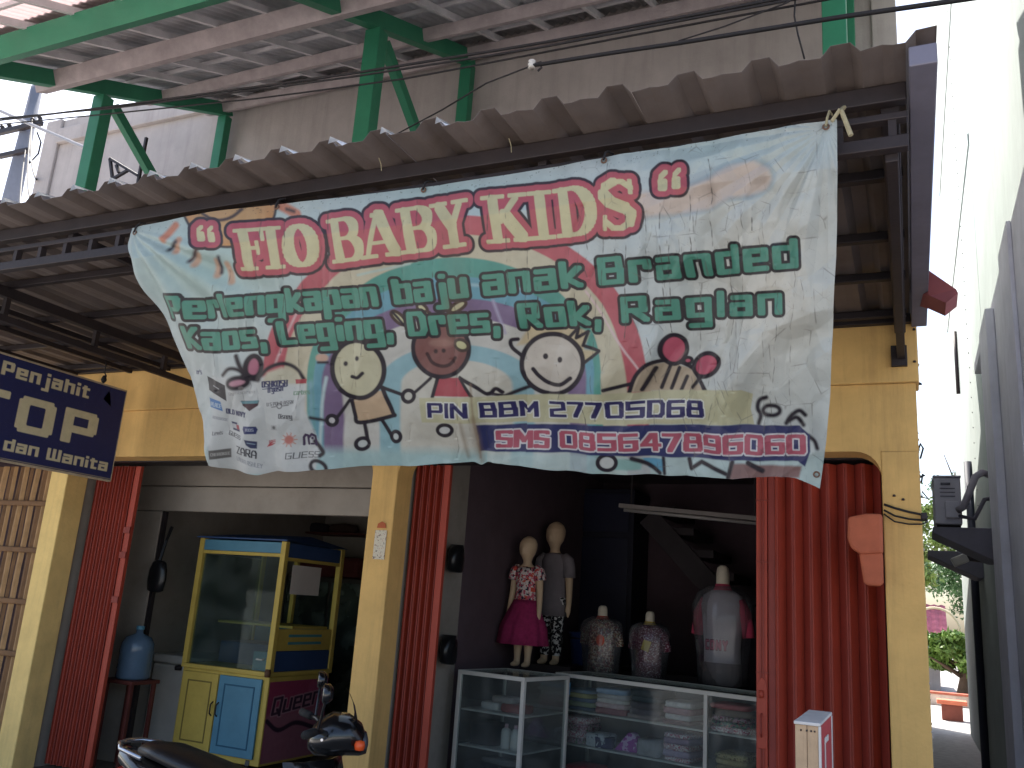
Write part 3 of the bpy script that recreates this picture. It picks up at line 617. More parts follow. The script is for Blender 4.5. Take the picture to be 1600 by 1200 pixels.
# third child
for c, rx_, ry_, rt in (((621, 497), 14, 6, .75), ((660, 482), 10, 6, .7), ((716, 479), 14, 6, -.55), ((668, 492), 7, 5, .5)): cv.ell(c, rx_, ry_, (214, 206, 158), 5, (80, 54, 46), rt)
cv.line([(612, 488), (640, 520)], 4, K, 2)
cv.poly([(682, 590), (720, 590), (738, 619), (676, 619)], (190, 62, 78), 2); cv.line([(683, 590), (676, 620)], 6, K, 2); cv.line([(720, 590), (740, 620)], 5, K, 2)
cv.ell((689, 545), 45, 44, (146, 92, 86), 7, K, 0, 2); cv.ell((722, 539), 11, 8, (214, 206, 150), 5, (80, 60, 50), .4)
cv.ell((690, 536), 20, 7, (176, 126, 112), soft=6, alpha=.8)
for p in ((680, 549), (693, 548)): cv.ell(p, 3.4, 3.4, (70, 44, 44), soft=2.5)
cv.line([(666, 553), (674, 566), (688, 572), (702, 570), (712, 559)], 5.5, (74, 40, 42), 2)
cv.line([(672, 591), (648, 613)], 5, K, 2); cv.line([(720, 590), (742, 602), (764, 615), (775, 607), (784, 613)], 6, K, 2); cv.ell((696, 672), 13, 8.5, (214, 214, 212), 6, K, -.15); cv.line([(765, 614), (800, 622)], 5, K, 2)
# fourth child
cv.poly([(806, 540), (830, 505), (880, 500), (920, 520), (912, 545), (936, 549), (914, 568), (880, 530)], (216, 194, 152), 5)
cv.ell((862, 569), 49, 47, (216, 204, 190), 7.5, K, 0, 2); cv.line([(813, 556), (799, 543), (798, 532), (808, 530)], 6, K, 2)
cv.line([(890, 526), (903, 512), (900, 528), (918, 518), (910, 540), (938, 548), (914, 566)], 5.5, K, 2, curved=False)
for p in ((851, 557), (875, 562)): cv.ell(p, 4.2, 4.6, K, soft=2)
cv.line([(831, 577), (840, 588), (856, 599), (876, 601), (892, 591)], 6.5, K, 2); cv.line([(826, 604), (804, 612), (790, 618)], 6, K, 3)
# fifth child: bow and striped cap
cv.poly([(985, 612), (996, 588), (1014, 570), (1044, 566), (1076, 578), (1100, 612)], (198, 176, 148), 2); cv.line([(985, 612), (996, 586), (1016, 568), (1046, 564), (1074, 574), (1092, 594), (1102, 612)], 6.5, K, 2)
cv.line([(948, 608), (988, 599)], 6, K, 2)
for a, b in (((1003, 609), (1024, 575)), ((1030, 607), (1044, 572)), ((1046, 608), (1058, 576)), ((1062, 610), (1070, 590)), ((1080, 606), (1092, 592))): cv.line([a, b], 6, K, 2)
cv.ell((1050, 547), 19, 23, (212, 84, 112), 7, K, .1, 2); cv.ell((1101, 571), 22, 17, (212, 84, 112), 7, K, -.45, 2); cv.ell((1071, 565), 6, 5, (212, 84, 112), 5, K)
# bottom fragments and curls
cv.poly([(1003, 716), (1036, 718), (1036, 738), (1012, 732)], (98, 174, 210), 2); cv.poly([(1148, 722), (1252, 730), (1248, 748), (1140, 746)], (150, 112, 110), 4); cv.poly([(940, 716), (1003, 717), (1000, 735), (960, 733)], (150, 196, 190), 3)
cv.ell((950, 722), 14, 12, (214, 216, 214), 6, K); cv.line([(988, 716), (1010, 726), (1030, 740)], 7, K, 3); cv.line([(1036, 716), (1038, 740)], 6, K, 3); cv.line([(1076, 718), (1080, 732), (1096, 722), (1136, 738)], 7, K, 3, curved=False); cv.line([(1146, 720), (1140, 744)], 7, K, 3); cv.line([(1170, 722), (1192, 734)], 8, K, 3)
cv.line([(490, 690), (504, 706), (500, 712)], 7, K, 3.5); cv.ell((498, 730), 14, 9, None, 6, K, .4, 3)
cv.line([(1197, 621), (1186, 626), (1183, 638), (1188, 650), (1185, 662)], 7, K, 4); cv.ell((1205, 642), 13, 8, None, 7, K, 0, 4)
cv.line([(1257, 650), (1248, 643), (1236, 650), (1228, 662)], 7, K, 4); cv.line([(1232, 658), (1244, 654), (1254, 666)], 7, K, 4); cv.line([(1262, 684), (1272, 692), (1276, 702)], 7, K, 4)
# PIN strip and SMS strip
cv.poly([(655, 622), (950, 614), (1160, 608), (1176, 616), (1172, 640), (1178, 664), (950, 662), (660, 660)], (206, 200, 160), 2)
lin = lambda x0, y0, x1, y1: (lambda x: y0+(y1-y0)*(x-x0)/(x1-x0))
NAVY = (48, 42, 104)
pb = lin(668, 654, 1100, 655); pc = lin(668, 26, 1100, 31)
for w, a, b in (('PIN', 669, 735), ('BBM', 751, 838), ('27705D68', 856, 1100)): text(cv, w, a, b, pb, pc, .135, NAVY, [(1.8, (236, 234, 226))], lambda x: -.05, gap=.12, aspect=.78)
cv.poly([(745, 664), (900, 664), (1180, 664), (1248, 667), (1264, 682), (1265, 708), (1257, 731), (1246, 722), (1180, 719), (1060, 715), (900, 709), (749, 705)], (46, 52, 110), 2)
sb = lin(775, 701, 1258, 714); sc = lin(775, 30, 1258, 35)
for w, a, b in (('SMS', 776, 856), ('085647896060', 872, 1258)): text(cv, w, a, b, sb, sc, .14, (196, 84, 108), [(2.2, (230, 224, 228))], lambda x: -.04, gap=.13, aspect=.80)
# green lines
DK = (48, 40, 44); GR = (82, 160, 136)
b1 = lambda x: np.interp(x, [250, 317, 404, 488, 592, 735, 912, 1250], [500, 501, 494, 488, 481, 467, 451, 421]); c1 = lin(255, 40, 1250, 52); sh1 = lin(255, -.22, 1250, -.06)
for w, a, b in (('Perlengkapan', 262, 591), ('baju', 616, 733), ('anak', 756, 912), ('Branded', 936, 1249)): text(cv, w, a, b, b1, c1, .132, GR, [(4.6, DK)], sh1, gap=.135, aspect=.60, rnd=.85)
b2 = lambda x: np.interp(x, [280, 300, 340, 400, 444, 600, 640, 761, 811, 920, 971, 1226], [545, 548, 550, 546, 541, 531, 528, 522, 516, 511, 507, 493]); c2 = lin(280, 40, 1226, 47); sh2 = lin(280, -.25, 1226, -.05)
for w, a, b in (('Kaos,', 290, 420), ('Leging,', 441, 614), ('Dres,', 639, 783), ('Rok,', 814, 941), ('Raglan', 973, 1225)): text(cv, w, a, b, b2, c2, .132, GR, [(4.6, DK)], sh2, gap=.135, aspect=.60, rnd=.85)
# title in slab serif letters
def arc(cx, cy, rx_, ry_, t0, t1, n=12): return [(cx+rx_*math.cos(t), cy+ry_*math.sin(t)) for t in np.linspace(R_(t0), R_(t1), n)]
def _st(l, w): return (l, w)
SB = .05
def serif(x, y, w=.2): return _st([(x-w, y), (x+w, y)], .05)
def thick_arc(cx, cy, rx_, ry_, t0, t1, wmin, wmax, n=18):
    out = []; ts = np.linspace(R_(t0), R_(t1), n)
    for a, b in zip(ts[:-1], ts[1:]):
        m = (a+b)/2; out.append(([(cx+rx_*math.cos(a), cy+ry_*math.sin(a)), (cx+rx_*math.cos(b), cy+ry_*math.sin(b))], wmin+(wmax-wmin)*abs(math.cos(m))**1.5))
    return out
ST = .115
TG = {
 'F': [_st([(.3, .1), (.3, .9)], ST), serif(.3, .05, .25), _st([(.08, .95), (.9, .95)], .05), _st([(.88, .95), (.9, .72)], .055), _st([(.3, .53), (.66, .53)], .05), _st([(.67, .66), (.67, .40)], .045)],
 'I': [_st([(.5, .1), (.5, .9)], ST), serif(.5, .05, .36), serif(.5, .95, .36)],
 'O': thick_arc(.5, .5, .34, .44, 0, 360, .055, .16, 28),
 'B': [_st([(.26, .1), (.26, .9)], ST), _st([(.05, .95), (.55, .95)], .05), _st([(.05, .05), (.6, .05)], .05), _st([(.3, .53), (.58, .53)], .045)]+thick_arc(.55, .74, .24, .21, -90, 90, .05, .12)+thick_arc(.58, .29, .27, .24, -90, 90, .05, .125),
 'A': [_st([(.48, .93), (.17, .1)], .06), _st([(.54, .93), (.8, .1)], .125), _st([(.28, .33), (.7, .33)], .045), serif(.17, .05, .17), serif(.8, .05, .2), _st([(.4, .93), (.56, .93)], .06)],
 'Y': [_st([(.24, .9), (.5, .46)], .12), _st([(.76, .9), (.5, .46)], .075), _st([(.5, .45), (.5, .1)], ST), serif(.5, .05, .25), serif(.22, .95, .19), serif(.78, .95, .17)],
 'K': [_st([(.25, .1), (.25, .9)], ST), serif(.25, .05, .22), serif(.25, .95, .22), _st([(.76, .9), (.36, .45)], .065), _st([(.48, .58), (.80, .1)], .125), serif(.80, .95, .16), serif(.82, .05, .18)],
 'D': [_st([(.26, .1), (.26, .9)], ST), _st([(.06, .95), (.5, .95)], .05), _st([(.06, .05), (.5, .05)], .05)]+thick_arc(.48, .5, .37, .45, -90, 90, .05, .14),
 'S': [_st([(.82, .92), (.80, .72)], .05), _st([(.82, .80), (.66, .93), (.48, .95)], .055), _st([(.48, .95), (.28, .88), (.22, .73)], .085), _st([(.22, .73), (.34, .58), (.62, .44)], .125), _st([(.62, .44), (.78, .30), (.72, .14)], .10), _st([(.72, .14), (.55, .05), (.36, .07)], .06), _st([(.36, .07), (.2, .22)], .055), _st([(.17, .08), (.2, .30)], .05)],
 'q': [_st([(.30, .80), (.30, .74)], .105), _st([(.24, .82), (.28, .93), (.40, 1.0)], .05), _st([(.66, .80), (.66, .74)], .105), _st([(.60, .82), (.64, .93), (.76, 1.0)], .05)],
}
tb = lambda x: np.interp(x, [320, 385, 497, 560, 737, 865, 990, 1070], [419, 424, 416, 408, 384, 374, 358, 348]); tcap = lin(370, 66, 990, 81); tsh = lin(370, -.22, 1000, -.10)
segs = []
for ch, a, b in (('q', 312, 358), ('F', 379, 423), ('I', 415, 448), ('O', 444, 504), ('B', 521, 576), ('A', 570, 633), ('B', 630, 686), ('Y', 680, 742), ('K', 763, 832), ('I', 830, 872), ('D', 870, 936), ('S', 934, 1004), ('q', 1022, 1082)):
    for l, w in TG[ch]:
        q = []
        for (uu, vv) in l:
            x = a+(b-a)*uu; h = tcap(x); q.append((x+tsh(x)*vv*h, tb(x)-vv*h))
        for i in range(len(q)-1): segs.append((q[i], q[i+1], w*tcap(q[i][0])*.88))
sl, D = segs_sdf(cv, segs, 30, 1.0, .55)
cv.paint(sl, D-13.5, (62, 40, 48), 1.5); cv.paint(sl, D-9.0, (204, 84, 98), 1.4); cv.paint(sl, D, (222, 210, 160), 1.2)
# small trade marks in the lower left corner
NV = (48, 52, 104)
def tiny(w, a, b, y, h, c=NV, hw=.10, dy=0.0, asp=.62): text(cv, w, a, b, lin(a, y, b, y+dy), h, hw, c, soft=.9, gap=.16, aspect=asp)
tiny("er's", 299, 310, 586, 8); cv.poly([(320, 588), (353, 602), (353, 627), (322, 610)], (50, 50, 58), 1.2); cv.line([(331, 603), (341, 608)], 1.5, (180, 180, 186), 1)
cv.poly([(323, 622), (342, 628), (346, 643), (324, 636)], (62, 128, 196), 1.2); tiny('PLACE', 325, 343, 635, 7, (190, 210, 226), .1, 4)
tiny('OLD NAVY', 351, 384, 647, 9, NV, .11, 6); tiny('OSHKOSH', 411, 448, 606, 11, NV, .11, -2); cv.line([(412, 608), (447, 604)], 1.2, NV, 1); tiny("B'gosh", 420, 442, 614, 9, NV, .11, -3)
cv.poly([(460, 593), (479, 592), (478, 599), (461, 600)], (190, 62, 74), 1.2); tiny('carters', 458, 484, 618, 8, (120, 160, 130), .1, -2); cv.ell((380, 606), 4, 3, (130, 120, 120)); tiny('gymboree', 358, 400, 617, 5, (170, 168, 168), .09, -3)
cv.poly([(378, 626), (406, 626), (404, 634), (392, 642), (380, 634)], (84, 50, 60), 1.2); cv.poly([(377, 627), (406, 625), (404, 630), (380, 631)], (110, 160, 170), 1.2)
tiny('U S POLO ASSN', 418, 458, 635, 6, (86, 84, 92), .09, -4); cv.ell((438, 634), 3.5, 4, None, 1.4, (86, 84, 92)); cv.line([(426, 636), (433, 635)], 1.2, (86, 84, 92), 1); cv.line([(443, 634), (451, 633)], 1.2, (86, 84, 92), 1)
tiny('Disney', 437, 457, 654, 8, (70, 66, 76), .09, 1); cv.poly([(358, 659), (372, 662), (374, 674), (360, 671)], (196, 196, 200), 1); cv.poly([(358, 659), (368, 661), (368, 664), (359, 662)], (50, 54, 96), 1); cv.poly([(366, 664), (372, 665), (374, 672), (368, 671)], (180, 50, 66), 1); cv.poly([(361, 669), (374, 672), (374, 675), (361, 672)], (50, 54, 96), 1)
cv.poly([(381, 666), (402, 666), (404, 671), (401, 678), (383, 678), (380, 671)], (52, 62, 120), 1.2); tiny('KIDS', 386, 398, 674, 5, (190, 196, 214), .1, 0); cv.poly([(424, 664), (434, 664), (434, 672), (424, 672)], None or (190, 190, 190), 1.2); cv.ell((429, 668), 2.5, 2.5, (110, 108, 112))
tiny('GUESS', 355, 376, 680, 7, (66, 62, 72), .09, 8); tiny('Levis', 334, 347, 680, 6, (90, 86, 92), .09, -1); cv.poly([(383, 687), (402, 690), (402, 701), (393, 700), (386, 695)], (48, 58, 100), 1.2); cv.line([(388, 692), (399, 694)], 1.4, (150, 170, 190), 1)
cv.poly([(415, 699), (419, 692), (428, 690), (421, 694), (430, 692), (422, 697)], (196, 62, 74), 1.0); tiny('NIKE', 418, 430, 693, 4.5, (196, 62, 74), .12, -2)
cv.ell((452, 687), 7, 7, (214, 128, 116), soft=3)
for k in range(10): cv.line([(452+8*math.cos(k*.63), 687+8*math.sin(k*.63)), (452+11*math.cos(k*.63), 687+11*math.sin(k*.63))], 1.4, (216, 140, 120), 1.5)
cv.line([(472, 695), (472, 684), (475, 680), (479, 681), (480, 694)], 4, (70, 44, 86), 1.2, curved=False); cv.line([(480, 684), (485, 679), (491, 682), (492, 695)], 4, (70, 44, 86), 1.2, curved=False); cv.ell((486, 685), 2.2, 2.2, (70, 44, 86)); cv.line([(484, 694), (488, 694)], 3, (70, 44, 86), 1)
cv.poly([(331, 703), (359, 701), (359, 715), (332, 717)], (112, 108, 106), 1.2); tiny('CHEROKEE', 334, 357, 712, 5, (196, 194, 190), .1, -1)
tiny('ZARA', 369, 402, 709, 13, (44, 42, 56), .085, 8, .8); tiny('LAURA ASHLEY', 368, 411, 720, 7, (150, 154, 164), .08, 12); tiny('GUESS', 449, 499, 717, 10, (64, 62, 74), .075, -2, .75)
tiny('WARDROBE', 331, 352, 654, 4.5, (150, 152, 162), .09, 5)
# wear: vertical cracks, grime, rust stains
crease = np.zeros(GX.shape)
cr = np.random.default_rng(5)
def crack(x, y0, y1, amp, dark, w, hgt):
    n = max(3, int(abs(y1-y0)/14)); ys = np.linspace(y0, y1, n); xs = x+np.cumsum(cr.normal(0, amp, n)); pts = list(zip(xs, ys))
    sl = cv.sub(xs.min()-10, xs.max()+10, min(y0, y1)-2, max(y0, y1)+2)
    if sl is None: return
    X, Y = cv.X[sl], cv.Y[sl]; d = np.full(X.shape, 1e9)
    for a, b in zip(pts[:-1], pts[1:]): d = np.minimum(d, seg_dist(X, Y, a, b))
    vis = np.clip(np.sin(Y*.11+x)*.6+np.sin(Y*.37+x*2)*.5+.45, 0, 1)
    cv.paint(sl, d-w/2, (70, 62, 58), 1.1, 1.0) if dark > 1 else cv.blend(sl, np.clip(.5-(d-w/2)/1.1, 0, 1)*vis*dark, (84, 76, 72))
    crease[sl] += np.exp(-(d/4.0)**2)*hgt
for x in list(range(330, 1270, 27)):
    x = x+cr.uniform(-9, 9); top = cr.uniform(300, 480); ln = cr.uniform(60, 260)
    crack(x, top+(0 if x < 900 else -60), min(top+ln, 735), 1.6, cr.uniform(.5, 1.0), cr.uniform(.7, 1.7), cr.choice([-1, 1])*.0018)
for k in range(34): x = cr.uniform(860, 1290); y = cr.uniform(300, 640); crack(x, y, y+cr.uniform(30, 110), 5.0, cr.uniform(.45, .95), cr.uniform(.6, 1.4), cr.choice([-1, 1])*.0018)
for k in range(26): x = cr.uniform(300, 800); y = cr.uniform(560, 680); crack(x, y, y+cr.uniform(20, 60), 4.0, cr.uniform(.3, .7), .7, .0015)
for x, a, b in ((962, 372, 392), (1078, 300, 400), (1175, 320, 360), (433, 432, 455)): crack(x, a, b, 1.5, .95, 1.5, -.002)
for (p, w, a) in (([(741, 655), (746, 690), (752, 722)], 8, .55), ([(724, 660), (729, 690), (733, 712)], 5, .5), ([(700, 340), (712, 420), (718, 480)], 26, .16), ([(738, 600), (742, 650), (750, 715)], 3, .6), ([(700, 470), (706, 530)], 10, .22)): cv.line(p, w, (140, 108, 76), w*1.1, a)
sp = cr.uniform(size=GX.shape) > .993; sp = sp | np.roll(sp, 1, 0) | np.roll(sp, 1, 1)
edge = np.exp(-((GY-np.interp(GX, tx, ty))/14.0)**2)
cv.blend(A, np.clip(edge, 0, 1)*.16, (110, 110, 104)); cv.blend(A, sp*edge*.75, (70, 68, 64)); cv.blend(A, (cr.uniform(size=GX.shape) > .9985)*.4, (96, 90, 86))
cv.blend(A, np.clip(1-(GX-lx[:, None])/7, 0, 1)*.35, (230, 232, 230))
# ------------------------------------------------------------------ shape: tilt, sag, folds, crumples
def worley(s, seed, jit=.85):
    r = np.random.default_rng(seed); n0, n1 = int(1700/s)+4, int(1100/s)+4; ox = r.uniform(-jit/2, jit/2, (n0, n1)); oy = r.uniform(-jit/2, jit/2, (n0, n1))
    i = np.floor(GX/s).astype(int); j = np.floor(GY/s).astype(int); best = np.full(GX.shape, 9.0); sec = best.copy()
    for di in (-1, 0, 1):
        for dj in (-1, 0, 1):
            a = np.clip(i+di+1, 0, n0-1); b = np.clip(j+dj+1, 0, n1-1)
            d = np.hypot(GX/s-(i+di+.5+ox[a, b]), GY/s-(j+dj+.5+oy[a, b])); sec = np.minimum(sec, np.maximum(best, d)); best = np.minimum(best, d)
    return best, sec
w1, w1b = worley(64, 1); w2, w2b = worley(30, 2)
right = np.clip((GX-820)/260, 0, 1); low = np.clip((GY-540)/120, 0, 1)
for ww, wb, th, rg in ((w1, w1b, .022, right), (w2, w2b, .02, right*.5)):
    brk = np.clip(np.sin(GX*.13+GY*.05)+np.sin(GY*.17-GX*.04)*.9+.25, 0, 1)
    cv.blend(A, np.clip(1.4-(wb-ww)/th, 0, 1)*rg*brk*.5, (120, 112, 106))  # darkens crumple cell borders, crease shading put into the print
amt = .30+.80*np.clip(right*1.0+low*.5*(GX < 820), 0, 1)
VL = np.clip((V-.13)/.87, 0, 1)
YB = 2.60+VL*(.57-.07*U)*(.75+.25*VL)-.02*np.sin(np.pi*V)*np.sin(np.pi*U)
fold = np.zeros(GX.shape); fr_ = np.random.default_rng(21)
wx = GX+9*np.sin(GY*.021+1)+6*np.sin(GX*.013+GY*.03); wy = GY+9*np.sin(GX*.017+2)+6*np.sin(GY*.027-GX*.011)
for k in range(13):
    th = fr_.uniform(0, math.pi) if k > 3 else fr_.uniform(-.35, .35); lam = fr_.uniform(46, 150); ph = fr_.uniform(0, 2)
    t_ = np.abs(((wx*math.cos(th)+wy*math.sin(th))/lam+ph+.25*np.sin(wx*.008*k+wy*.01)) % 2-1)
    mk = np.clip(np.sin(GX*fr_.uniform(.006, .016)+fr_.uniform(0, 6))*np.sin(GY*fr_.uniform(.006, .016)+fr_.uniform(0, 6))*1.6+.35, 0, 1)
    fold += (t_-.5)*lam/150*.044*mk
disp = fold*amt+((w1-.45)*.007+(w2-.45)*.003)*amt+crease*1.8
disp += .006*np.sin(U*38+2.0*np.sin(V*4))*V+.004*np.sin(U*90+V*6)*V**2
# fan of folds from the upper left eyelet
ang = np.arctan2(GY-356, GX-196); rad = np.hypot(GX-196, GY-356)
fan = np.sin(ang*17+.6)*np.exp(-((rad-150)/130)**2)*np.clip((ang-.15)*4, 0, 1)*np.clip(rad/70, 0, 1)
ang2 = np.arctan2(GY-200, 1292-GX); rad2 = np.hypot(GX-1292, GY-200)
fan2 = (np.abs((ang2*5.2+.3) % 1-.5)-.25)*np.exp(-((rad2-190)/170)**2)*np.clip(rad2/60, 0, 1)
disp += .026*fan2
disp += .018*fan; disp += .022*np.exp(-((GX-lx[:, None])/16)**2)*(1-.4*V)
disp += .010*np.sin((GX-745)/12.0)*np.exp(-((GX-750)/26)**2)*np.clip((GY-560)/160, 0, 1)
disp += .02*np.exp(-((GX-lx[:, None])/60)**2)*np.clip((GY-640)/80, 0, 1)*np.sin(GX*.09)
for ex in (430, 660, 945, 1290): disp += .006*np.exp(-((GX-ex)/26)**2)*np.exp(-((GY-np.interp(GX, tx, ty))/30)**2)
DX = (GX-800)/F_PX; DY = -(GY-600)/F_PX
rx3 = RW[0, 0]*DX+RW[0, 1]*DY-RW[0, 2]; ry3 = RW[1, 0]*DX+RW[1, 1]*DY-RW[1, 2]; rz3 = RW[2, 0]*DX+RW[2, 1]*DY-RW[2, 2]
PB = np.stack([rx3*YB/ry3, YB, 1.6+rz3*YB/ry3], -1)
PB[..., 1] += disp*.93; PB[..., 2] += disp*.36
bn = thing('banner', 'large cracked vinyl shop banner with a rainbow and drawn children hanging from the awning', 'banner', (-1.68, 2.65, 3.13))
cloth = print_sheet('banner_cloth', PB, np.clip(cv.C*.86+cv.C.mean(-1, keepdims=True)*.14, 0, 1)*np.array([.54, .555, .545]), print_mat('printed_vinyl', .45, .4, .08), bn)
def bpos(x, y):
    k = np.argmin((GX-x)**2+(GY-y)**2); return PB.reshape(-1, 3)[k]
stl = mat('rusty_eyelet', (110, 84, 70), .5, .2, 30, metal=.6)
for x, y, dz in ((208, 364, .06), (428, 324, .05), (660, 297, .05), (945, 252, .05), (1291, 200, .07), (1275, 745, 0)):
    c = bpos(x, y)+np.array([0, -.004, 0]); pts = [(c[0]+.009*math.cos(t), c[1]-.001, c[2]+.009*math.sin(t)) for t in np.linspace(0, 2*math.pi, 13)]
    MB().tube(pts, .003, 6).build('eyelet', stl, bn)
    if dz:
        MB().tube([c+np.array([0, -.006, 0]), c+np.array([.004, 0, .03]), c+np.array([.01, .012, dz-.01]), (c[0]+.015, 2.645, c[2]+dz)], .004, 6).build('tie_string', M['rope'] if x > 1200 else M['rubber'], bn)
c = bpos(1300, 192)
MB().tube([c+np.array([.0, -.004, .0]), c+np.array([.025, -.006, .035]), c+np.array([.03, -.006, .03]), c+np.array([.055, -.008, -.06])], [.006, .007, .007, .008], 6).build('knotted_strap', M['rope'], bn)
MB().tube([c+np.array([.025, -.006, .03]), (c[0]+.035, 2.64, c[2]+.075)], .007, 6).build('knotted_strap', M['rope'], bn)
# ================================================================== folding steel gates
def gate(label, xa, xb, Y, n, amp, ribs=True, loc_y=None, z1=2.50, handle=None, m1='red', m2='redd', dirx=1, Yb=None):
    """accordion of n leaves between xa and xb; every leaf is a part"""
    g = thing('folding_gate', label, 'gate', ((xa+xb)/2, Y, FL), 'oxide red folding gates')
    Yb = Y if Yb is None else Yb
    for k in range(n):
        ta, tb = k/n, (k+1)/n
        a = (xa+(xb-xa)*ta, Y+(Yb-Y)*ta+(amp if k % 2 else -amp)); b = (xa+(xb-xa)*tb, Y+(Yb-Y)*tb+(-amp if k % 2 else amp))
        d = np.array([b[0]-a[0], b[1]-a[1]]); L = np.linalg.norm(d); d /= L; nn = np.array([-d[1], d[0]])
        # leaf with two pressed ribs
        prof = [(0, 0), (.22, 0), (.28, .008), (.38, .008), (.44, 0), (.58, 0), (.64, .008), (.74, .008), (.80, 0), (1, 0)]
        if not ribs: prof = [(0, 0), (.06, .006), (.14, .006), (.2, 0), (1, 0)]
        poly = [tuple(np.array(a)+d*L*t+nn*o) for t, o in prof]+[tuple(np.array(a)+d*L*t+nn*(o-.004)) for t, o in reversed(prof)]
        MB().prism([(x, y, FL+.03) for x, y in poly], (0, 0, z1-FL-.03)).build('leaf', M[m1] if k % 2 == 0 else M[m2], g)  # every other leaf in darker red, fold shading put into the paint
        if k: MB().tube([(a[0], a[1], FL+.05), (a[0], a[1], z1-.02)], .006, 6).build('hinge_rod', M['redd'], g)
    return g
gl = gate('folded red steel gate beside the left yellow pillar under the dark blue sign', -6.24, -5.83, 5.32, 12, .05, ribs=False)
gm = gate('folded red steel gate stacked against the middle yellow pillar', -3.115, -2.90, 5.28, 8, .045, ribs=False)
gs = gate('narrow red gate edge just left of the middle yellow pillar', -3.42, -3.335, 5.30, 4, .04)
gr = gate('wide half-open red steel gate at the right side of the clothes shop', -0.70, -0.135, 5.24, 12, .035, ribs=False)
# end stile of the wide gate with lock plate
B('end_stile', M['red'], gr, -.805, -.745, 5.20, 5.235, FL+.03, 2.50, .004)
for dx in (-.78, -.765): B('stile_groove', M['redd'], gr, dx-.003, dx+.003, 5.192, 5.2, FL+.05, 2.48, 0)
B('end_stile', M['redd'], gr, -.743, -.70, 5.215, 5.245, FL+.03, 2.50, .004)
lp = MB().prism([(-.80+.055*t, 5.188, z) for t, z in ((0, .94), (1, .94), (1, 1.25), (.85, 1.29), (.5, 1.31), (.15, 1.29), (0, 1.25))], (0, .010, 0)).build('lock_plate', M['red'], gr, bevel=.003)
MB().lathe([(0, -.02), (.011, -.02), (.013, 0), (.011, .02), (0, .02)], (-.775, 5.178, 1.22), 12).build('lock_knob', M['red'], gr, smooth=True)
MB().tube([(-.775, 5.186, 1.12), (-.775, 5.166, 1.10), (-.775, 5.166, 1.02), (-.775, 5.186, 1.0)], .005, 6).build('pull_handle', M['redd'], gr)
for z in (1.15, 1.75, 2.1): B('stile_strap', M['redd'], gr, -.806, -.735, 5.186, 5.2, z+.18, z+.186, 0)
B('end_stile', M['red'], gm, -2.90, -2.85, 5.24, 5.275, FL+.03, 2.50, .004)
B('end_stile', M['red'], gl, -5.83, -5.77, 5.28, 5.315, FL+.03, 2.50, .004)
for z in (1.4, 1.75, 1.95): B('stile_strap', M['redd'], gl, -5.835, -5.765, 5.268, 5.28, z, z+.05, .002)
# head rail and rain caps
for (a, b) in ((-6.26, -3.32), (-3.12, -.125)):
    r = MB().box(a+.004, b-.004, 5.204, 5.40, 2.522, 2.56).build('gate_head_rail', M['steel'], None, bevel=.003); tag(r, 'steel head rail of the folding gate over the %s shop' % ('left' if a < -5 else 'clothes'), 'rail', 'gate head rails')
# orange painted meter cover on the right pillar
mc = thing('meter_cover', 'orange painted stepped metal cover hanging by the right yellow pillar', 'cover', (-.2, 4.97, 1.83))
om = mat('orange_paint', (172, 92, 64), .75, .14, 9.0, .15, 50, dirt=.3, dirtcol=(120, 62, 46))
MB().prism([(-.292, 4.9, 2.165), (-.298, 4.9, 2.06), (-.282, 4.9, 2.005), (-.235, 4.9, 1.975), (-.128, 4.9, 1.985), (-.126, 4.9, 2.185), (-.20, 4.9, 2.185)], (0, .095, 0)).build('upper_box', om, mc, bevel=.014)
MB().prism([(-.245, 4.915, 1.985), (-.226, 4.915, 1.835), (-.21, 4.915, 1.82), (-.145, 4.915, 1.82), (-.132, 4.915, 1.84), (-.13, 4.915, 1.99)], (0, .08, 0)).build('lower_box', om, mc, bevel=.012)
# wires tied round the right pillar
for k, (zz, s, lb) in enumerate(((788, 0, 'uppermost wire round the right yellow pillar'), (797, .01, 'middle wire round the right yellow pillar'), (803, .02, 'lowest wire round the right yellow pillar'))):
    pts = [tuple(atY(x, y, 4.985-.004*k)) for x, y in ((1381, zz), (1398, zz+6+3*k), (1420, zz+12+2*k), (1440, zz+16), (1450, zz+20-4*k))]
    o = MB().tube(pts, .006-.001*k, 6).build('pillar_wire', M['rubber'], None, smooth=True); tag(o, lb, 'wire', 'wires round the right pillar')
jb = MB().box(.055, .085, 4.94, 4.985, 2.165, 2.20).build('cable_clamp', M['steel'], None, bevel=.006); tag(jb, 'small cable clamp at the right edge of the yellow pillar', 'clamp')
for k, (x, y) in enumerate(((1397, 774), (1411, 780), (1428, 516), (1429, 566), (1438, 601))):
    c = atY(x, y, 4.996); MB().lathe([(0, -.008), (.009, -.006), (.006, .004), (0, .006)], (c[0], c[1] if y > 700 else c[1]-.02, c[2]), 7).build('nail_hole', M['steel'], bld)
for k, (x, y) in enumerate(((1441, 702), (1440, 745), (1438, 775))):
    c = atY(x, y, 5.0)
    o = MB().tube([(.058, 5.02, c[2]), (.07+.012*k, 5.0, c[2]+.03-.022*k), (.082-.008*k, 5.0, c[2]+.005+.01*k), (.066, 5.0, c[2]-.05+.02*k)], .005, 6).build('wire_stub', M['rubber'], None); tag(o, ['highest', 'middle', 'lowest'][k]+' of three bent wire stubs on the right edge of the yellow building', 'wire', 'wire stubs on the building edge')
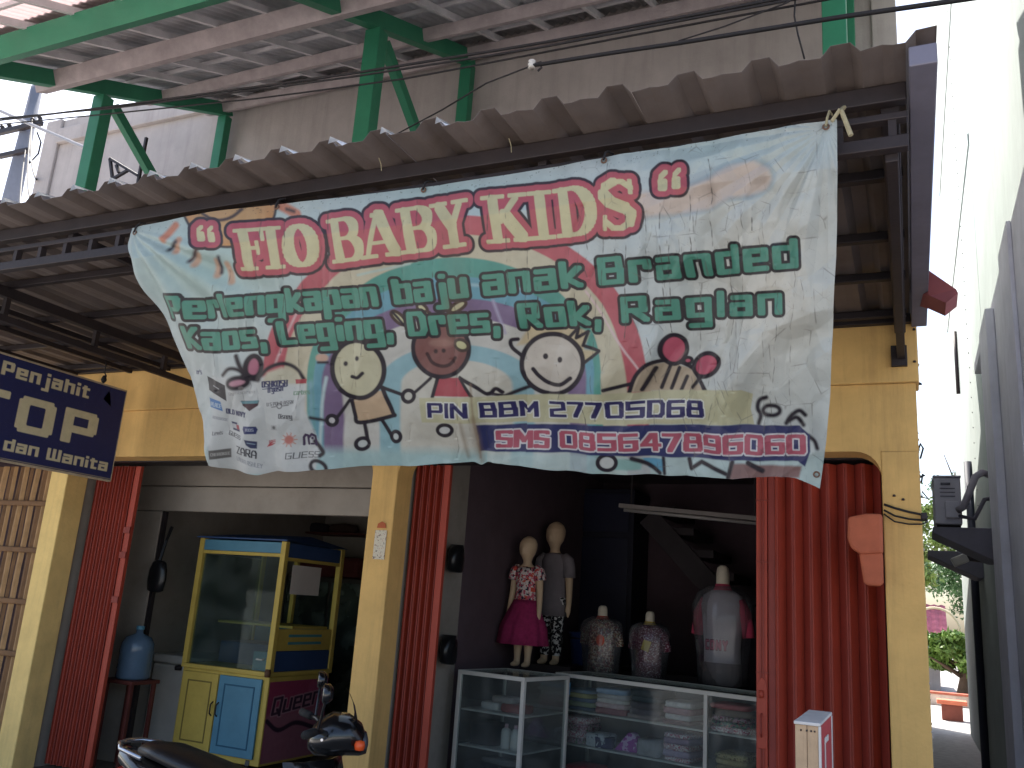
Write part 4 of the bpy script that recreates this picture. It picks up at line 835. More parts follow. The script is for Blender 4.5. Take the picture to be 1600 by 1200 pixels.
# notes pasted on the middle pillar
pn = MB().box(*[v for v in (-3.245, -3.155, 4.9935, 4.996, 1.83, 2.02)]).build('paper_notice', spots('printed_note', (208, 200, 180), [(120, 108, 100), (190, 150, 130)], 90, .60), None); tag(pn, 'small white printed notice pasted on the middle yellow pillar', 'notice')
pn2 = MB().prism([(-3.235, 4.9925, 2.035), (-3.165, 4.9925, 2.035), (-3.17, 4.9925, 2.065), (-3.2, 4.9925, 2.078), (-3.23, 4.9925, 2.062)], (0, .0025, 0)).build('sticker', mat('red_sticker', (176, 92, 54), .7), None); tag(pn2, 'small crown-shaped orange sticker above the notice on the middle pillar', 'sticker')
# bamboo screen in the left bay
bs = thing('bamboo_screen', 'woven split bamboo screen in the bay left of the left yellow pillar', 'screen', (-7.6, 5.3, FL))
bm_ = [mat('split_bamboo', (150, 118, 80), .8, .25, 7, .2, 40, dirt=.4, dirtcol=(96, 66, 44), streak=1), mat('split_bamboo_dark', (112, 82, 54), .8, .25, 7, .2, 40, dirt=.4, dirtcol=(84, 58, 40), streak=1)]
x = -6.52; k = 0
while x > -8.6:
    w = random.uniform(.05, .085)
    zs = np.linspace(FL, 2.5, 9); y0 = 5.30+.012*(k % 2)
    rings = []
    for z in zs:
        ox = random.uniform(-.006, .006); rings.append([(x-w/2+ox, y0, z), (x+ox, y0-.012, z), (x+w/2+ox, y0, z), (x+ox, y0+.01, z)])
    MB().loft(rings).build('bamboo_slat', bm_[k % 2], bs)
    x -= w+random.uniform(.004, .018); k += 1
for z in (.9, 1.32, 1.75, 2.15): B('bamboo_rail', bm_[1], bs, -8.6, -6.48, 5.262, 5.286, z, z+.045, .01)
# ================================================================== hanging tailor sign
sg = thing('hanging_sign', 'dark blue tailor sign with cream lettering hanging under the awning at left', 'sign', (-5.6, 4.1, 2.32))
XS = -5.6; SY0, SY1, SZ0, SZ1 = 3.30, 4.84, 2.318, 3.015
navy = mat('navy_sign_paint', (34, 40, 84), .55, .12, 5, dirt=.3, dirtcol=(24, 26, 44)); cream = mat('cream_letter', (198, 186, 148), .6, .08, 6, dirt=.25, dirtcol=(150, 138, 104))
MB().box(XS-.012, XS+.012, SY0, SY1, SZ0, SZ1).build('panel', navy, sg)
fm = mat('sign_edge', (176, 160, 136), .7, .2, 12, dirt=.5, dirtcol=(100, 78, 60))
B('frame_strip', fm, sg, XS-.016, XS+.016, SY0, SY1, SZ1+.0005, SZ1+.014, .002); B('frame_strip', fm, sg, XS-.016, XS+.016, SY0, SY1, SZ0-.014, SZ0-.0005, .002)
B('frame_strip', fm, sg, XS-.014, XS+.014, SY1+.0005, SY1+.008, SZ0-.012, SZ1+.012, .001)
for y in (4.62, 3.6):
    MB().tube([(XS, y, SZ1+.012), (XS+.01, y+.012, 3.09), (XS-.005, y, 3.12), (XS+.012, y-.01, 3.15), (XS, y, 3.195)], .006, 6).build('hanging_wire', M['rubber'], sg)
    MB().lathe([(0, -.03), (.014, -.02), (.022, 0), (.012, .03), (0, .035)], (XS, y+.005, 3.06), 8).build('wire_knot', M['rubber'], sg, smooth=True)
MB().prism([(XS+.0125, 4.64, 2.91), (XS+.0125, 4.72, 2.87), (XS+.0125, 4.70, 2.955), (XS+.0125, 4.68, 2.985)], (.002, 0, 0)).build('emblem', mat('dull_silver', (130, 130, 136), .6), sg)
sy = np.linspace(SY0+.004, SY1-.004, 420); sz = np.linspace(SZ1-.003, SZ0+.003, 200); SGY, SGZ = np.meshgrid(sy, sz)
def signface():
    H = 1000.0
    X = (SGY-SY0)*H; Y = (SZ1-SGZ)*H      # millimetres from the upper left corner
    c = Canvas(X, Y, (36, 42, 88))
    CRM = (204, 194, 160)
    text(c, 'Penjahit', 494, 1210, 140, 108, .14, CRM, soft=4, aspect=.62, gap=.18)
    text(c, 'TOP', 290, 1345, 505, 285, .15, CRM, soft=4, aspect=.62, gap=.16)
    text(c, 'dan', 625, 890, 640, 95, .14, CRM, soft=4, aspect=.75, gap=.2)
    text(c, 'Pria', 250, 540, 640, 95, .14, CRM, soft=4, aspect=.75, gap=.2); text(c, 'Wanita', 960, 1490, 645, 95, .14, CRM, soft=4, aspect=.75, gap=.2)
    c.line([(0, 690), (1540, 690)], 6, (150, 140, 120), 5)
    r = np.random.default_rng(3); sp = r.uniform(size=X.shape) > .995; c.blend((slice(None), slice(None)), sp*.4, (110, 100, 90))
    P = np.stack([np.full(X.shape, XS+.0145), SGY, SGZ], -1)
    print_sheet('lettered_face', P, c.C, print_mat('sign_print', .55, .3), sg)
signface()
# ================================================================== food cart in the left shop
YEL = mat('cart_yellow', (190, 164, 78), .6, .1, 5, .08, 50, dirt=.3, dirtcol=(140, 116, 50)); BLU = mat('cart_blue', (80, 130, 152), .55, .1, 5, dirt=.25, dirtcol=(50, 96, 124)); DBL = mat('cart_dark_blue', (46, 70, 110), .6, .1, 5)
TEAL = mat('cart_teal', (70, 132, 140), .6)
fc = thing('food_cart', 'yellow and blue wooden food cart with glass case in the left shop', 'food cart', (-5.2, 6.0, FL))
cx0, cx1, cy0, cy1 = -5.70, -4.76, 6.0, 6.86
B('cabinet', YEL, fc, cx0+.01, cx1-.01, cy0+.02, cy1-.02, .22, .90, .006)
B('counter_top', YEL, fc, cx0, cx1, cy0, cy1, .901, .935, .004)
for (a, b, m, hx) in ((-5.655, -5.275, YEL, -5.295), (-5.262, -4.825, BLU, -5.235)):
    d = B('door', m, fc, a, b, cy0-.004, cy0+.016, .27, .875, .004)
    for (p, q, r, s) in ((a+.06, b-.06, .33, .342), (a+.06, b-.06, .80, .812), (a+.06, a+.072, .342, .80), (b-.072, b-.06, .342, .80)):
        B('moulding', mat('moulding', (120, 104, 50) if m is YEL else (44, 90, 116), .7, 0), d, p, q, cy0-.009, cy0-.0045, r, s, .002)
    MB().tube([(hx, cy0-.004, .55), (hx, cy0-.03, .57), (hx, cy0-.03, .64), (hx, cy0-.004, .66)], .006, 6).build('handle', M['steel'], d)
for x in (cx0, cx1-.05):
    for y in (cy0, cy1-.05): B('corner_post', YEL, fc, x, x+.05, y, y+.05, .936, 1.985, .004)
B('front_fascia', BLU, fc, cx0+.052, cx1-.052, cy0+.005, cy0+.025, 1.885, 1.975, .003); B('front_rail', YEL, fc, cx0+.052, cx1-.052, cy0+.005, cy0+.03, 1.855, 1.883, .003)
B('side_fascia', DBL, fc, cx1-.03, cx1-.01, cy0+.052, cy1-.052, 1.86, 1.975, .003); B('side_rail', YEL, fc, cx1-.03, cx1-.008, cy0+.052, cy1-.052, 1.83, 1.858, .003); B('side_fascia', DBL, fc, cx0+.01, cx0+.03, cy0+.052, cy1-.052, 1.86, 1.975, .003)
MB().prism([(cx0-.02, cy0-.02, 1.987), (cx1+.02, cy0-.02, 1.987), (cx1+.02, cy0+.3, 2.045), (cx1+.02, cy1+.02, 1.99), (cx0-.02, cy1+.02, 1.99), (cx0-.02, cy0+.3, 2.045)][:2]+[(cx1-.1, cy0+.45, 2.05), (cx0+.1, cy0+.45, 2.05)], (0, 0, .012)).build('roof_panel', DBL, fc)
MB().add([(cx1+.02, cy0-.02, 1.99), (cx1+.02, cy1+.02, 1.99), (cx1-.1, cy0+.45, 2.062), (cx0-.02, cy0-.02, 1.99), (cx0-.02, cy1+.02, 1.99), (cx0+.1, cy0+.45, 2.062)], [(0, 1, 2), (3, 5, 4), (1, 4, 5, 2)]).build('roof_panel', DBL, fc)
B('glass_pane', M['cart_glass'], fc, cx0+.052, cx1-.052, cy0+.032, cy0+.036, .937, 1.852, 0); B('glass_pane', M['cart_glass'], fc, cx0+.032, cx0+.036, cy0+.055, cy1-.055, .937, 1.855, 0)
B('inner_shelf', YEL, fc, cx0+.06, cx1-.06, cy0+.3, cy1-.06, 1.275, 1.295, .003); B('inner_back', BLU, fc, cx0+.06, cx1-.06, cy1-.045, cy1-.03, .94, 1.27, .002)
B('inner_tray', DBL, fc, cx0+.08, cx1-.25, cy0+.35, cy1-.08, .94, 1.12, .006); B('inner_post', YEL, fc, -5.23, -5.19, cy1-.12, cy1-.08, 1.30, 1.855, .003)
dr = B('drawer', BLU, fc, -4.985, -4.815, cy0+.045, cy0+.25, .9365, 1.085, .004); MB().tube([(-4.93, cy0+.045, 1.03), (-4.93, cy0+.02, 1.025), (-4.87, cy0+.02, 1.025), (-4.87, cy0+.045, 1.03)], .006, 6).build('handle', M['white_al'], dr)
B('side_panel', YEL, fc, cx1-.035, cx1-.012, cy0+.055, cy1-.055, 1.10, 1.275, .003)
for z in (1.15, 1.21): B('slot', TEAL, fc, cx1-.0115, cx1-.008, cy0+.2, cy1-.2, z, z+.022, .002)
B('side_panel', DBL, fc, cx1-.035, cx1-.012, cy0+.055, cy1-.055, .937, 1.097, .003)
for (x, y) in ((cx0+.1, cy0+.1), (cx1-.12, cy0+.1), (cx0+.1, cy1-.1), (cx1-.12, cy1-.1)):
    MB().loft([[(x-.02+dx, y+.09*math.cos(t), FL+.1+.09*math.sin(t)) for t in np.linspace(0, 2*math.pi, 17)[:-1]] for dx in (0, .04)]).build('wheel', M['black'], fc)
# lettered pink panel on the cart's side
def queen():
    y = np.linspace(cy0+.03, cy1-.03, 150); z = np.linspace(.86, .24, 130); Y, Z = np.meshgrid(y, z); X = (Y-y[0])*500; W = (z[0]-Z)*500
    c = Canvas(X, W, (150, 60, 88)); c.poly([(0, 130), (400, 110), (400, 330), (0, 330)], (150, 96, 108), 30); c.ell((300, 40), 40, 40, (166, 74, 104), soft=20)
    c.line([(10, 150), (90, 190), (200, 170), (330, 200)], 18, (52, 34, 48), 5); text(c, 'Queen', 30, 350, lin(30, 135, 350, 105), 75, .11, (60, 36, 52), [(5, (176, 130, 140))], lambda x: .15, soft=3, aspect=.7)
    print_sheet('lettered_panel', np.stack([np.full(X.shape, cx1-.006), Y, Z], -1), c.C, print_mat('panel_print', .5), fc)
queen()
MB().lathe([(0, -.03), (.022, -.03), (.026, 0), (.022, .03), (0, .03)], (cx1-.01, cy0-.012, .93), 12).build('rope_knob', mat('brown_knob', (96, 66, 44), .7), fc, smooth=True)
pp = MB().box(-4.757, -4.755, 6.12, 6.52, 1.56, 1.80).build('paper_sheet', mat('white_paper', (196, 188, 180), .9, .05), None); tag(pp, 'white paper sheet hung in the side opening of the food cart', 'paper')
# freezer, jug, bag, wall fittings
fr = thing('chest_freezer', 'white chest freezer between the cart and the left wall', 'freezer', (-6.0, 6.5, FL))
B('body', M['white_al'], fr, -6.27, -5.74, 6.25, 6.95, FL+.02, .88, .02); B('lid', M['white_al'], fr, -6.275, -5.735, 6.24, 6.955, .884, .96, .02)
MB().lathe([(0, -.02), (.03, -.02), (.034, 0), (.03, .02), (0, .02)], (-5.95, 6.235, .86), 12).build('lock', M['steel'], fr, smooth=True)
g = atY(200, 1100, 5.66); jz = .80
rk = thing('jug_stool', 'dark red wooden stool under the blue water jug', 'stool', (g[0], 5.66, FL))
wd = mat('dark_red_wood', (88, 40, 34), .7, .2, 8)
B('seat', wd, rk, g[0]-.17, g[0]+.17, 5.50, 5.80, jz-.03, jz, .005)
for sx in (-.15, .12):
    for yy in (5.52, 5.755): B('leg', wd, rk, g[0]+sx, g[0]+sx+.03, yy, yy+.03, FL, jz-.031, .003)
jg = thing('water_jug', 'pale blue plastic water jug on a stool by the left gate', 'jug', (g[0], 5.66, jz))
jm = mat('blue_jug', (84, 106, 128), .25, .1, 10, spec=.6)
MB().lathe([(0, .002), (.125, .002), (.135, .02), (.13, .07), (.135, .08), (.13, .13), (.135, .14), (.13, .20), (.135, .21), (.128, .28), (.10, .33), (.03, .36), (.028, .39), (0, .39)], (g[0], 5.66, jz), 24).build('bottle_body', jm, jg, smooth=True)
MB().lathe([(0, .391), (.033, .391), (.033, .42), (0, .42)], (g[0], 5.66, jz), 16).build('cap', BLU, jg)
c = atY(246, 900, 5.70); bg_ = thing('hanging_bag', 'black bag hanging by its strap on the jamb of the left shop', 'bag', tuple(c-np.array([0, 0, .12])))
MB().loft([[(c[0]+rx_*math.cos(t), 5.70+.04*math.sin(t), c[2]+z) for t in np.linspace(0, 2*math.pi, 15)[:-1]] for rx_, z in ((.03, -.135), (.085, -.12), (.10, -.03), (.095, .05), (.07, .11), (.03, .13))]).build('bag_body', M['black'], bg_, smooth=True)
MB().tube([(c[0], 5.70, c[2]+.12), (c[0]+.005, 5.73, c[2]+.3), (c[0], 5.775, c[2]+.42)], .014, 6).build('strap', M['black'], bg_)
gp = MB().box(-5.978, -5.945, 5.79, 5.83, FL, 2.185).build('gate_channel', M['steel'], None, bevel=.002); tag(gp, 'dark upright steel channel along the jamb of the left shop', 'channel')
wf = thing('inner_window', 'white framed window on the back wall seen past the food cart', 'window', (-4.9, 8.59, 1.1))
p0 = atY(488, 925, 8.58); p1 = atY(560, 1000, 8.58)
for (a, b, z0, z1) in ((p0[0], p0[0]+.05, p1[2]-.5, p0[2]), (p1[0], p1[0]+.05, p1[2]-.5, p0[2]), (p0[0]+.051, p1[0]-.001, p0[2]-.05, p0[2])): B('frame', M['white_al'], wf, a, b, 8.56, 8.598, z0, z1, .003)
B('pane', mat('dark_pane', (52, 50, 54), .2), wf, p0[0]+.051, p1[0]-.001, 8.585, 8.592, p1[2]-.5, p0[2]-.051, 0)
cw = atY(476, 900, 8.58); B('door_post', M['white_al'], bld, cw[0]-.06, cw[0]+.06, 8.54, 8.598, FL, 2.6, .004)
for (x, y, s, lb) in ((511, 897, .06, 'yellowed meter box on the back wall above the white window'), (521, 912, .035, 'small socket right of the meter box on the back wall')):
    q = atY(x, y, 8.57); o = MB().box(q[0]-s, q[0]+s, 8.55, 8.598, q[2]-s*1.1, q[2]+s*1.1).build('wall_box', mat('yellowed_plastic', (176, 160, 128), .5), None, bevel=.006); tag(o, lb, 'box', 'boxes on the back wall')
sh = thing('wall_shelf', 'dark plank shelf with bundles high on the back wall of the left shop', 'shelf', (-5.0, 8.4, 2.4))
a = atY(400, 828, 8.3); b = atY(572, 832, 8.3); B('plank', wd, sh, a[0], b[0], 8.25, 8.598, a[2]-.02, a[2], .003)
for k, (t, cc) in enumerate(((.25, (60, 30, 34)), (.5, (48, 44, 50)), (.75, (70, 50, 44)))):
    x = a[0]+(b[0]-a[0])*t; o = MB().lathe([(0, 0), (.14, 0), (.17, .05), (.14, .1), (0, .12)], (x, 8.42, a[2]+.001), 14, (1.2, .6)).build('bundle', mat('bundle_cloth', cc, .9), None, smooth=True); tag(o, ['dark red bundle at the left end of the high shelf', 'charcoal bundle in the middle of the high shelf', 'brown bundle at the right end of the high shelf'][k], 'bundle', 'bundles on the high shelf')
rd = thing('glass_cupboard', 'dim glass-fronted cupboard behind the food cart', 'cupboard', (-5.9, 7.9, FL))
B('carcass', mat('cupboard_dark', (66, 58, 54), .7), rd, -6.28, -5.1, 8.0, 8.55, FL, 1.75, .006)
for x in (-6.25, -5.67): B('glass_door', glassy('cupboard_glass', (150, 160, 150), .3), rd, x, x+.54, 7.98, 7.996, .3, 1.7, 0)
B('red_bundle', mat('red_bundle', (96, 44, 40), .9), rd, -6.2, -5.4, 8.05, 8.5, 1.752, 1.98, .05)

# ================================================================== glass display cases in the clothes shop
CZ = 1.12
pal = {}
def cloth_m(rgb):
    if rgb not in pal: pal[rgb] = mat('folded_cloth', rgb, .85, .18, 25, .2, 80)
    return pal[rgb]
def rot_frame(P, d):
    def f(u, n, z): return (P[0]+d[0]*u-d[1]*n, P[1]+d[1]*u+d[0]*n, z)
    return f
def display_case(label, pa, pb, depth, L=None, dividers=(), shelves=(.86, .62, .36)):
    A_ = atZ(*pa, CZ); B_ = atZ(*pb, CZ); d = (B_-A_)[:2]; l0 = np.linalg.norm(d); d = d/l0; L = L or l0
    t = thing_l('display_case', label, 'display case', (A_[0], A_[1], FL), math.atan2(d[1], d[0]), 'glass display cases of the clothes shop')
    H = CZ-FL; w = .028
    for u in [0, L-w]+list(dividers):
        B('upright', M['white_al'], t, u, u+w, 0, w, 0, H-w-.0005, .002)
    for u in (0, L-w): B('upright', M['white_al'], t, u, u+w, depth-w, depth, 0, H-w-.0005, .002)
    B('top_rail', M['white_al'], t, 0, L, 0, w, H-w, H, .002); B('top_rail', M['white_al'], t, 0, L, depth-w, depth, H-w, H, .002)
    for u in (0, L-w): B('side_rail', M['white_al'], t, u, u+w, w+.0005, depth-w-.0005, H-w, H, .002)
    B('bottom_rail', M['white_al'], t, w+.001, L-w-.001, 0.001, w-.001, 0.06, .10, .002)
    B('glass_top', M['glass'], t, w+.001, L-w-.001, w+.001, depth-w-.001, H-.008, H-.002, 0)
    ds = [0]+list(dividers)+[L-w]
    for a, b in zip(ds[:-1], ds[1:]): B('glass_pane', M['glass'], t, a+w+.001, b-.001, .010, .014, .101, H-w-.001, 0)
    for u in (.012, L-.016): B('glass_side', M['glass'], t, u, u+.004, w+.001, depth-w-.001, .101, H-w-.001, 0)
    for z in shelves: B('shelf', M['white_al'], t, w+.001, L-w-.001, .034, depth-w-.002, z-FL-.012, z-FL, .001)
    B('base_board', mat('case_base', (120, 112, 104), .7), t, .002, L-.002, w+.001, depth-w-.001, 0.02, .06, 0)
    B('back_board', mat('case_back', (96, 88, 86), .8), t, w+.001, L-w-.001, depth-w+.004, depth-.004, .061, H-w-.001, 0)
    return rot_frame(A_, d), d
f1, d1 = display_case('narrow glass display case beside the folded gate with the two child mannequins on it', (716, 1046), (820, 1059), .62)
A2 = atZ(868, 1050, CZ); B2 = atZ(1171, 1088, CZ); L2 = np.linalg.norm((B2-A2)[:2])
f2, d2 = display_case('wide glass display case full of folded clothes in the clothes shop', (868, 1050), (1171, 1088), .50, L2+.62, (np.linalg.norm((atZ(1100, 1079, CZ)-A2)[:2]),))
def slab(P, ang, w, d, h, m, name, label, cat, group, wob=.006, sub=1):
    """soft folded piece standing on P"""
    r = random.Random(hash(label) & 0xffff); n = 20; rings = []
    for k, (t, s) in enumerate(((0, .94), (.12, 1.0), (.5, 1.02), (.88, 1.0), (1, .93))):
        ring = []
        for q in range(n):
            a = 2*math.pi*q/n; ca, sa = math.cos(a), math.sin(a); ex = abs(ca)**.35*(1 if ca > 0 else -1); ey = abs(sa)**.35*(1 if sa > 0 else -1)
            x = ex*w/2*s+r.uniform(-wob, wob); y = ey*d/2*s+r.uniform(-wob, wob); z = .001+t*h+r.uniform(-wob, wob)*.35*(1 if 0 < t < 1 else 0)
            ring.append((P[0]+x*math.cos(ang)-y*math.sin(ang), P[1]+x*math.sin(ang)+y*math.cos(ang), P[2]+z))
        rings.append(ring)
    o = MB().loft(rings).build(name, m, None, smooth=True); tag(o, label, cat, group); return o
ang1 = math.atan2(d1[1], d1[0]); ang2 = math.atan2(d2[1], d2[0])
nth = ['lowest', 'second-lowest', 'third-lowest', 'fourth-lowest', 'fifth-lowest', 'topmost']
def pile(frame, ang, u, z, cols, w, where, nn=.2, d=.26, h=.035):
    zz = z
    for i, c in enumerate(cols):
        pos = nth[i] if i < len(cols)-1 or len(cols) == 1 else 'topmost'
        P = frame(u+random.uniform(-.01, .01), nn, zz); hh = h*random.uniform(.8, 1.2)
        m = c if not isinstance(c, tuple) else cloth_m(c)
        slab(P, ang+random.uniform(-.05, .05), w*random.uniform(.92, 1.05), d, hh, m, 'folded_garment', '%s folded garment of the pile %s' % (pos, where), 'clothes', 'folded clothes in the wide display case'); zz += hh+.0015
flor = spots('floral_cloth', (196, 160, 170), [(150, 60, 90), (96, 120, 90)], 60, .55); flor2 = spots('floral_cloth_green', (120, 150, 130), [(190, 110, 120), (70, 80, 100)], 60, .55)
flor3 = spots('floral_cloth_rose', (210, 176, 180), [(190, 96, 120), (240, 230, 225)], 70, .52)
S1, S2, S3 = .86, .62, .36
pile(f2, ang2, .17, S1, [(80, 96, 120), (150, 160, 130), (90, 110, 140), (190, 180, 120), (120, 140, 160)], .24, 'at the left end, wide case top shelf', h=.03)
pile(f2, ang2, .45, S1, [(150, 80, 90), (216, 180, 180), (226, 214, 208), (200, 190, 190), (150, 170, 196)], .26, 'second from left, wide case top shelf', h=.036)
pile(f2, ang2, .74, S1, [(150, 130, 126), (96, 84, 92), (84, 74, 80), (60, 74, 80), (52, 62, 66)], .26, 'third from left, wide case top shelf', h=.038)
pile(f2, ang2, 1.0, S1, [(110, 70, 80), (206, 200, 200), (176, 130, 140), (214, 206, 204)], .22, 'just left of the case divider on the top shelf', h=.036)
pile(f2, ang2, 1.40, S1, [flor3, flor2, flor, (150, 130, 120), (206, 120, 120)], .28, 'just right of the case divider on the top shelf', h=.038)
pile(f2, ang2, 1.75, S1, [flor, (200, 170, 160), flor2, (170, 90, 100)], .26, 'at the right end, wide case top shelf', h=.04)
pile(f2, ang2, .14, S2, [flor, flor3, flor, flor3], .2, 'at the left end, wide case middle shelf', h=.046)
pile(f2, ang2, 1.0, S2, [flor3, (190, 170, 190), flor3, (176, 150, 170), flor3], .22, 'just left of the case divider on the middle shelf', h=.034)
pile(f2, ang2, 1.42, S2, [(150, 130, 96), (186, 166, 120), spots('tan_print', (190, 170, 120), [(120, 96, 70)], 80, .55)], .24, 'just right of the case divider on the middle shelf', h=.04)
pile(f2, ang2, 1.75, S2, [flor3, (120, 120, 140), flor], .24, 'at the right end, wide case middle shelf', h=.04)
for k, (u, cols) in enumerate(((.2, [(220, 214, 214), (190, 60, 70)]), (.55, [(180, 170, 160), (150, 140, 136)]), (.95, [(120, 110, 120), flor]), (1.4, [flor2, (210, 200, 196)]))):
    pile(f2, ang2, u, S3, cols, .26, 'on the lowest shelf, %s from left' % ['first', 'second', 'third', 'fourth'][k], h=.05)
o = slab(f2(.34, .16, S2), ang2, .17, .2, .09, spots('white_cap_cloth', (206, 206, 210), [(120, 120, 130)], 40, .6), 'knitted_cap', 'white knitted cap on the middle shelf of the wide case', 'cap', None, .01)
o = slab(f2(.40, .12, S2+.0), ang2+.4, .13, .1, .075, cloth_m((52, 44, 92)), 'folded_scarf', 'dark purple cloth in front of the white cap in the wide case', 'cloth', None, .012)
P = f2(.60, .13, S2); o = MB().prism([(P[0]-.12, P[1], P[2]+.001), (P[0]+.12, P[1]-.03, P[2]+.001), (P[0]+.03, P[1]-.01, P[2]+.13), (P[0]-.01, P[1]-.01, P[2]+.135)], (.02, .07, 0)).build('pouch', spots('magenta_pouch', (176, 84, 168), [(216, 180, 214)], 25, .56), None, bevel=.01); tag(o, 'magenta triangular pouch with pale pattern in the wide case', 'pouch')
o = slab(f2(.80, .15, S2), ang2, .2, .22, .11, cloth_m((170, 164, 166)), 'plastic_parcel', 'grey plastic-wrapped parcel right of the magenta pouch', 'parcel', None, .012)
o = MB().add([f2(.05, .004, 1.055), f2(.14, .004, 1.055), f2(.14, .004, .965), f2(.05, .004, .965), f2(.05, .008, 1.055), f2(.14, .008, 1.055), f2(.14, .008, .965), f2(.05, .008, .965)], [(0, 3, 2, 1), (4, 5, 6, 7), (0, 1, 5, 4), (1, 2, 6, 5), (2, 3, 7, 6), (3, 0, 4, 7)]).build('shop_sticker', mat('blue_sticker', (70, 140, 190), .4), None); tag(o, 'small blue sticker inside the upper left corner of the wide case', 'sticker')
# narrow case contents
for (u, z, w, d, h, c, nm, lb, cat) in ((.20, S1, .16, .14, .05, (206, 200, 196), 'carton', 'white flat carton on the top shelf of the narrow case', 'box'), (.40, S1, .2, .16, .055, (140, 60, 56), 'carton', 'dull red flat carton on the top shelf of the narrow case', 'box'),
      (.30, S1+.058, .18, .14, .04, (150, 140, 136), 'carton', 'grey carton lying across the two cartons in the narrow case', 'box'), (.16, S2, .2, .2, .15, (46, 42, 46), 'handbag', 'black bag on the middle shelf of the narrow case', 'bag'),
      (.14, S3, .2, .2, .14, (60, 58, 66), 'handbag', 'charcoal bag on the lowest shelf of the narrow case', 'bag'), (.40, S3, .24, .22, .12, (90, 100, 120), 'folded_jeans', 'folded blue jeans on the lowest shelf of the narrow case', 'jeans'), (.30, S3+.145, .3, .1, .035, (120, 116, 116), 'folded_cloth', 'grey cloth lying over the bag in the narrow case', 'cloth')):
    slab(f1(u, .2, z), ang1, w, d, h, cloth_m(c), nm, lb, cat, None, .003 if nm == 'carton' else .01)
for k, u in enumerate((.36, .44)):
    P = f1(u, .14, S2); o = thing('bottle', 'white lotion bottle, %s of the pair in the narrow case' % ('left' if k == 0 else 'right'), 'bottle', P, 'lotion bottles'); MB().lathe([(0, .001), (.034, .001), (.036, .02), (.036, .11), (.03, .13), (.012, .14), (0, .14)], P, 16).build('bottle_body', M['white_al'], o, smooth=True); MB().lathe([(0, .1405), (.013, .1405), (.013, .165), (0, .165)], P, 12).build('cap', mat('cap_pink', (190, 150, 160), .4), o)
# ------------------------------------------------------------------ mannequins
SKIN = mat('mannequin_skin', (206, 178, 146), .6, .05, 8)
def ell_ring(cx, cy, z, rx_, ry_, n=18, ph=0): return [(cx+rx_*math.cos(2*math.pi*k/n+ph), cy+ry_*math.sin(2*math.pi*k/n+ph), z) for k in range(n)]
def body_mesh(H, parent, name='body'):
    m = MB(); h = H
    # trunk, neck and egg head in one column
    m.loft([ell_ring(0, oy*h, z*h, rx_*h, ry_*h) for z, rx_, ry_, oy in ((.43, .04, .04, 0), (.45, .085, .06, 0), (.50, .088, .065, 0), (.58, .074, .055, 0), (.66, .085, .06, -.003), (.72, .095, .058, 0), (.755, .085, .045, 0), (.775, .04, .036, 0), (.80, .034, .034, -.003), (.83, .042, .05, -.012), (.86, .060, .072, -.012), (.90, .069, .082, -.006), (.94, .068, .082, .0), (.975, .05, .06, .004), (.995, .022, .028, .006), (1.0, .004, .004, .006))])
    m.loft([ell_ring(0, oy*h, z*h, rx_*h, ry_*h) for z, rx_, ry_, oy in ((.83, .02, .02, -.03), (.85, .03, .03, -.055), (.885, .012, .012, -.088), (.90, .01, .01, -.086), (.93, .02, .02, -.06))])
    for s in (-1, 1):
        m.tube([(s*.075*h, 0, .735*h), (s*.108*h, .004*h, .70*h), (s*.122*h, .008*h, .58*h), (s*.134*h, -.005*h, .46*h), (s*.138*h, -.014*h, .40*h), (s*.140*h, -.018*h, .36*h), (s*.138*h, -.02*h, .325*h)], [.034*h, .034*h, .028*h, .022*h, .019*h, .016*h, .006*h], 12)
        m.tube([(s*.148*h-.02*h*s, -.03*h, .40*h), (s*.130*h, -.038*h, .36*h)], [.008*h, .006*h], 8)
        m.tube([(s*.045*h, 0, .47*h), (s*.046*h, 0, .36*h), (s*.046*h, .004*h, .25*h), (s*.047*h, .008*h, .16*h), (s*.047*h, .006*h, .07*h), (s*.047*h, .004*h, .02*h)], [.055*h, .050*h, .038*h, .036*h, .025*h, .026*h], 14)
        m.tube([(s*.047*h, .02*h, .020*h), (s*.048*h, -.03*h, .018*h), (s*.05*h, -.075*h, .013*h)], [.02*h, .022*h, .012*h], 10)
    o = m.build(name, SKIN, parent, smooth=True)
    r = o.modifiers.new('remesh', 'REMESH'); r.mode = 'VOXEL'; r.voxel_size = .0065; r.use_smooth_shade = True
    s = o.modifiers.new('smooth', 'SMOOTH'); s.iterations = 6; s.factor = .5
    return o
def shell(parent, name, m, rows, n=28, ruffle=0.0, nr=9, seed=0, cap=False):
    r = random.Random(seed); rings = []
    for i, (z, rx_, ry_, rf) in enumerate(rows):
        ring = []
        for k in range(n):
            a = 2*math.pi*k/n; q = 1+rf*(math.sin(nr*a+i*.25)*.6+math.sin((nr*2+1)*a+1.3*i)*.4)
            ring.append((rx_*q*math.cos(a), ry_*q*math.sin(a), z))
        rings.append(ring)
    o = MB().loft(rings, cap=cap).build(name, m, parent, smooth=True)
    s = o.modifiers.new('thick', 'SOLIDIFY'); s.thickness = .002; s.offset = 1
    return o
def sleeve(parent, m, h, s, z1=.63, puff=1.0):
    o = MB().tube([(s*.070*h, 0, .748*h), (s*.106*h, .003*h, .715*h), (s*.118*h, .006*h, (.715+z1)/2*h), (s*.122*h, .008*h, z1*h)], [.040*h, .043*h*puff, .042*h*puff, .040*h*puff], 14, cap=False).build('sleeve', m, parent, smooth=True)
    k = o.modifiers.new('thick', 'SOLIDIFY'); k.thickness = .002; return o
g = atZ(818, 1042, CZ); Hg = atY(835, 838, g[1])[2]-CZ
girl = thing_l('mannequin', 'child mannequin in a butterfly print top and magenta tulle skirt on the narrow case', 'mannequin', (g[0]-.02, g[1], CZ+.001), R_(-8))
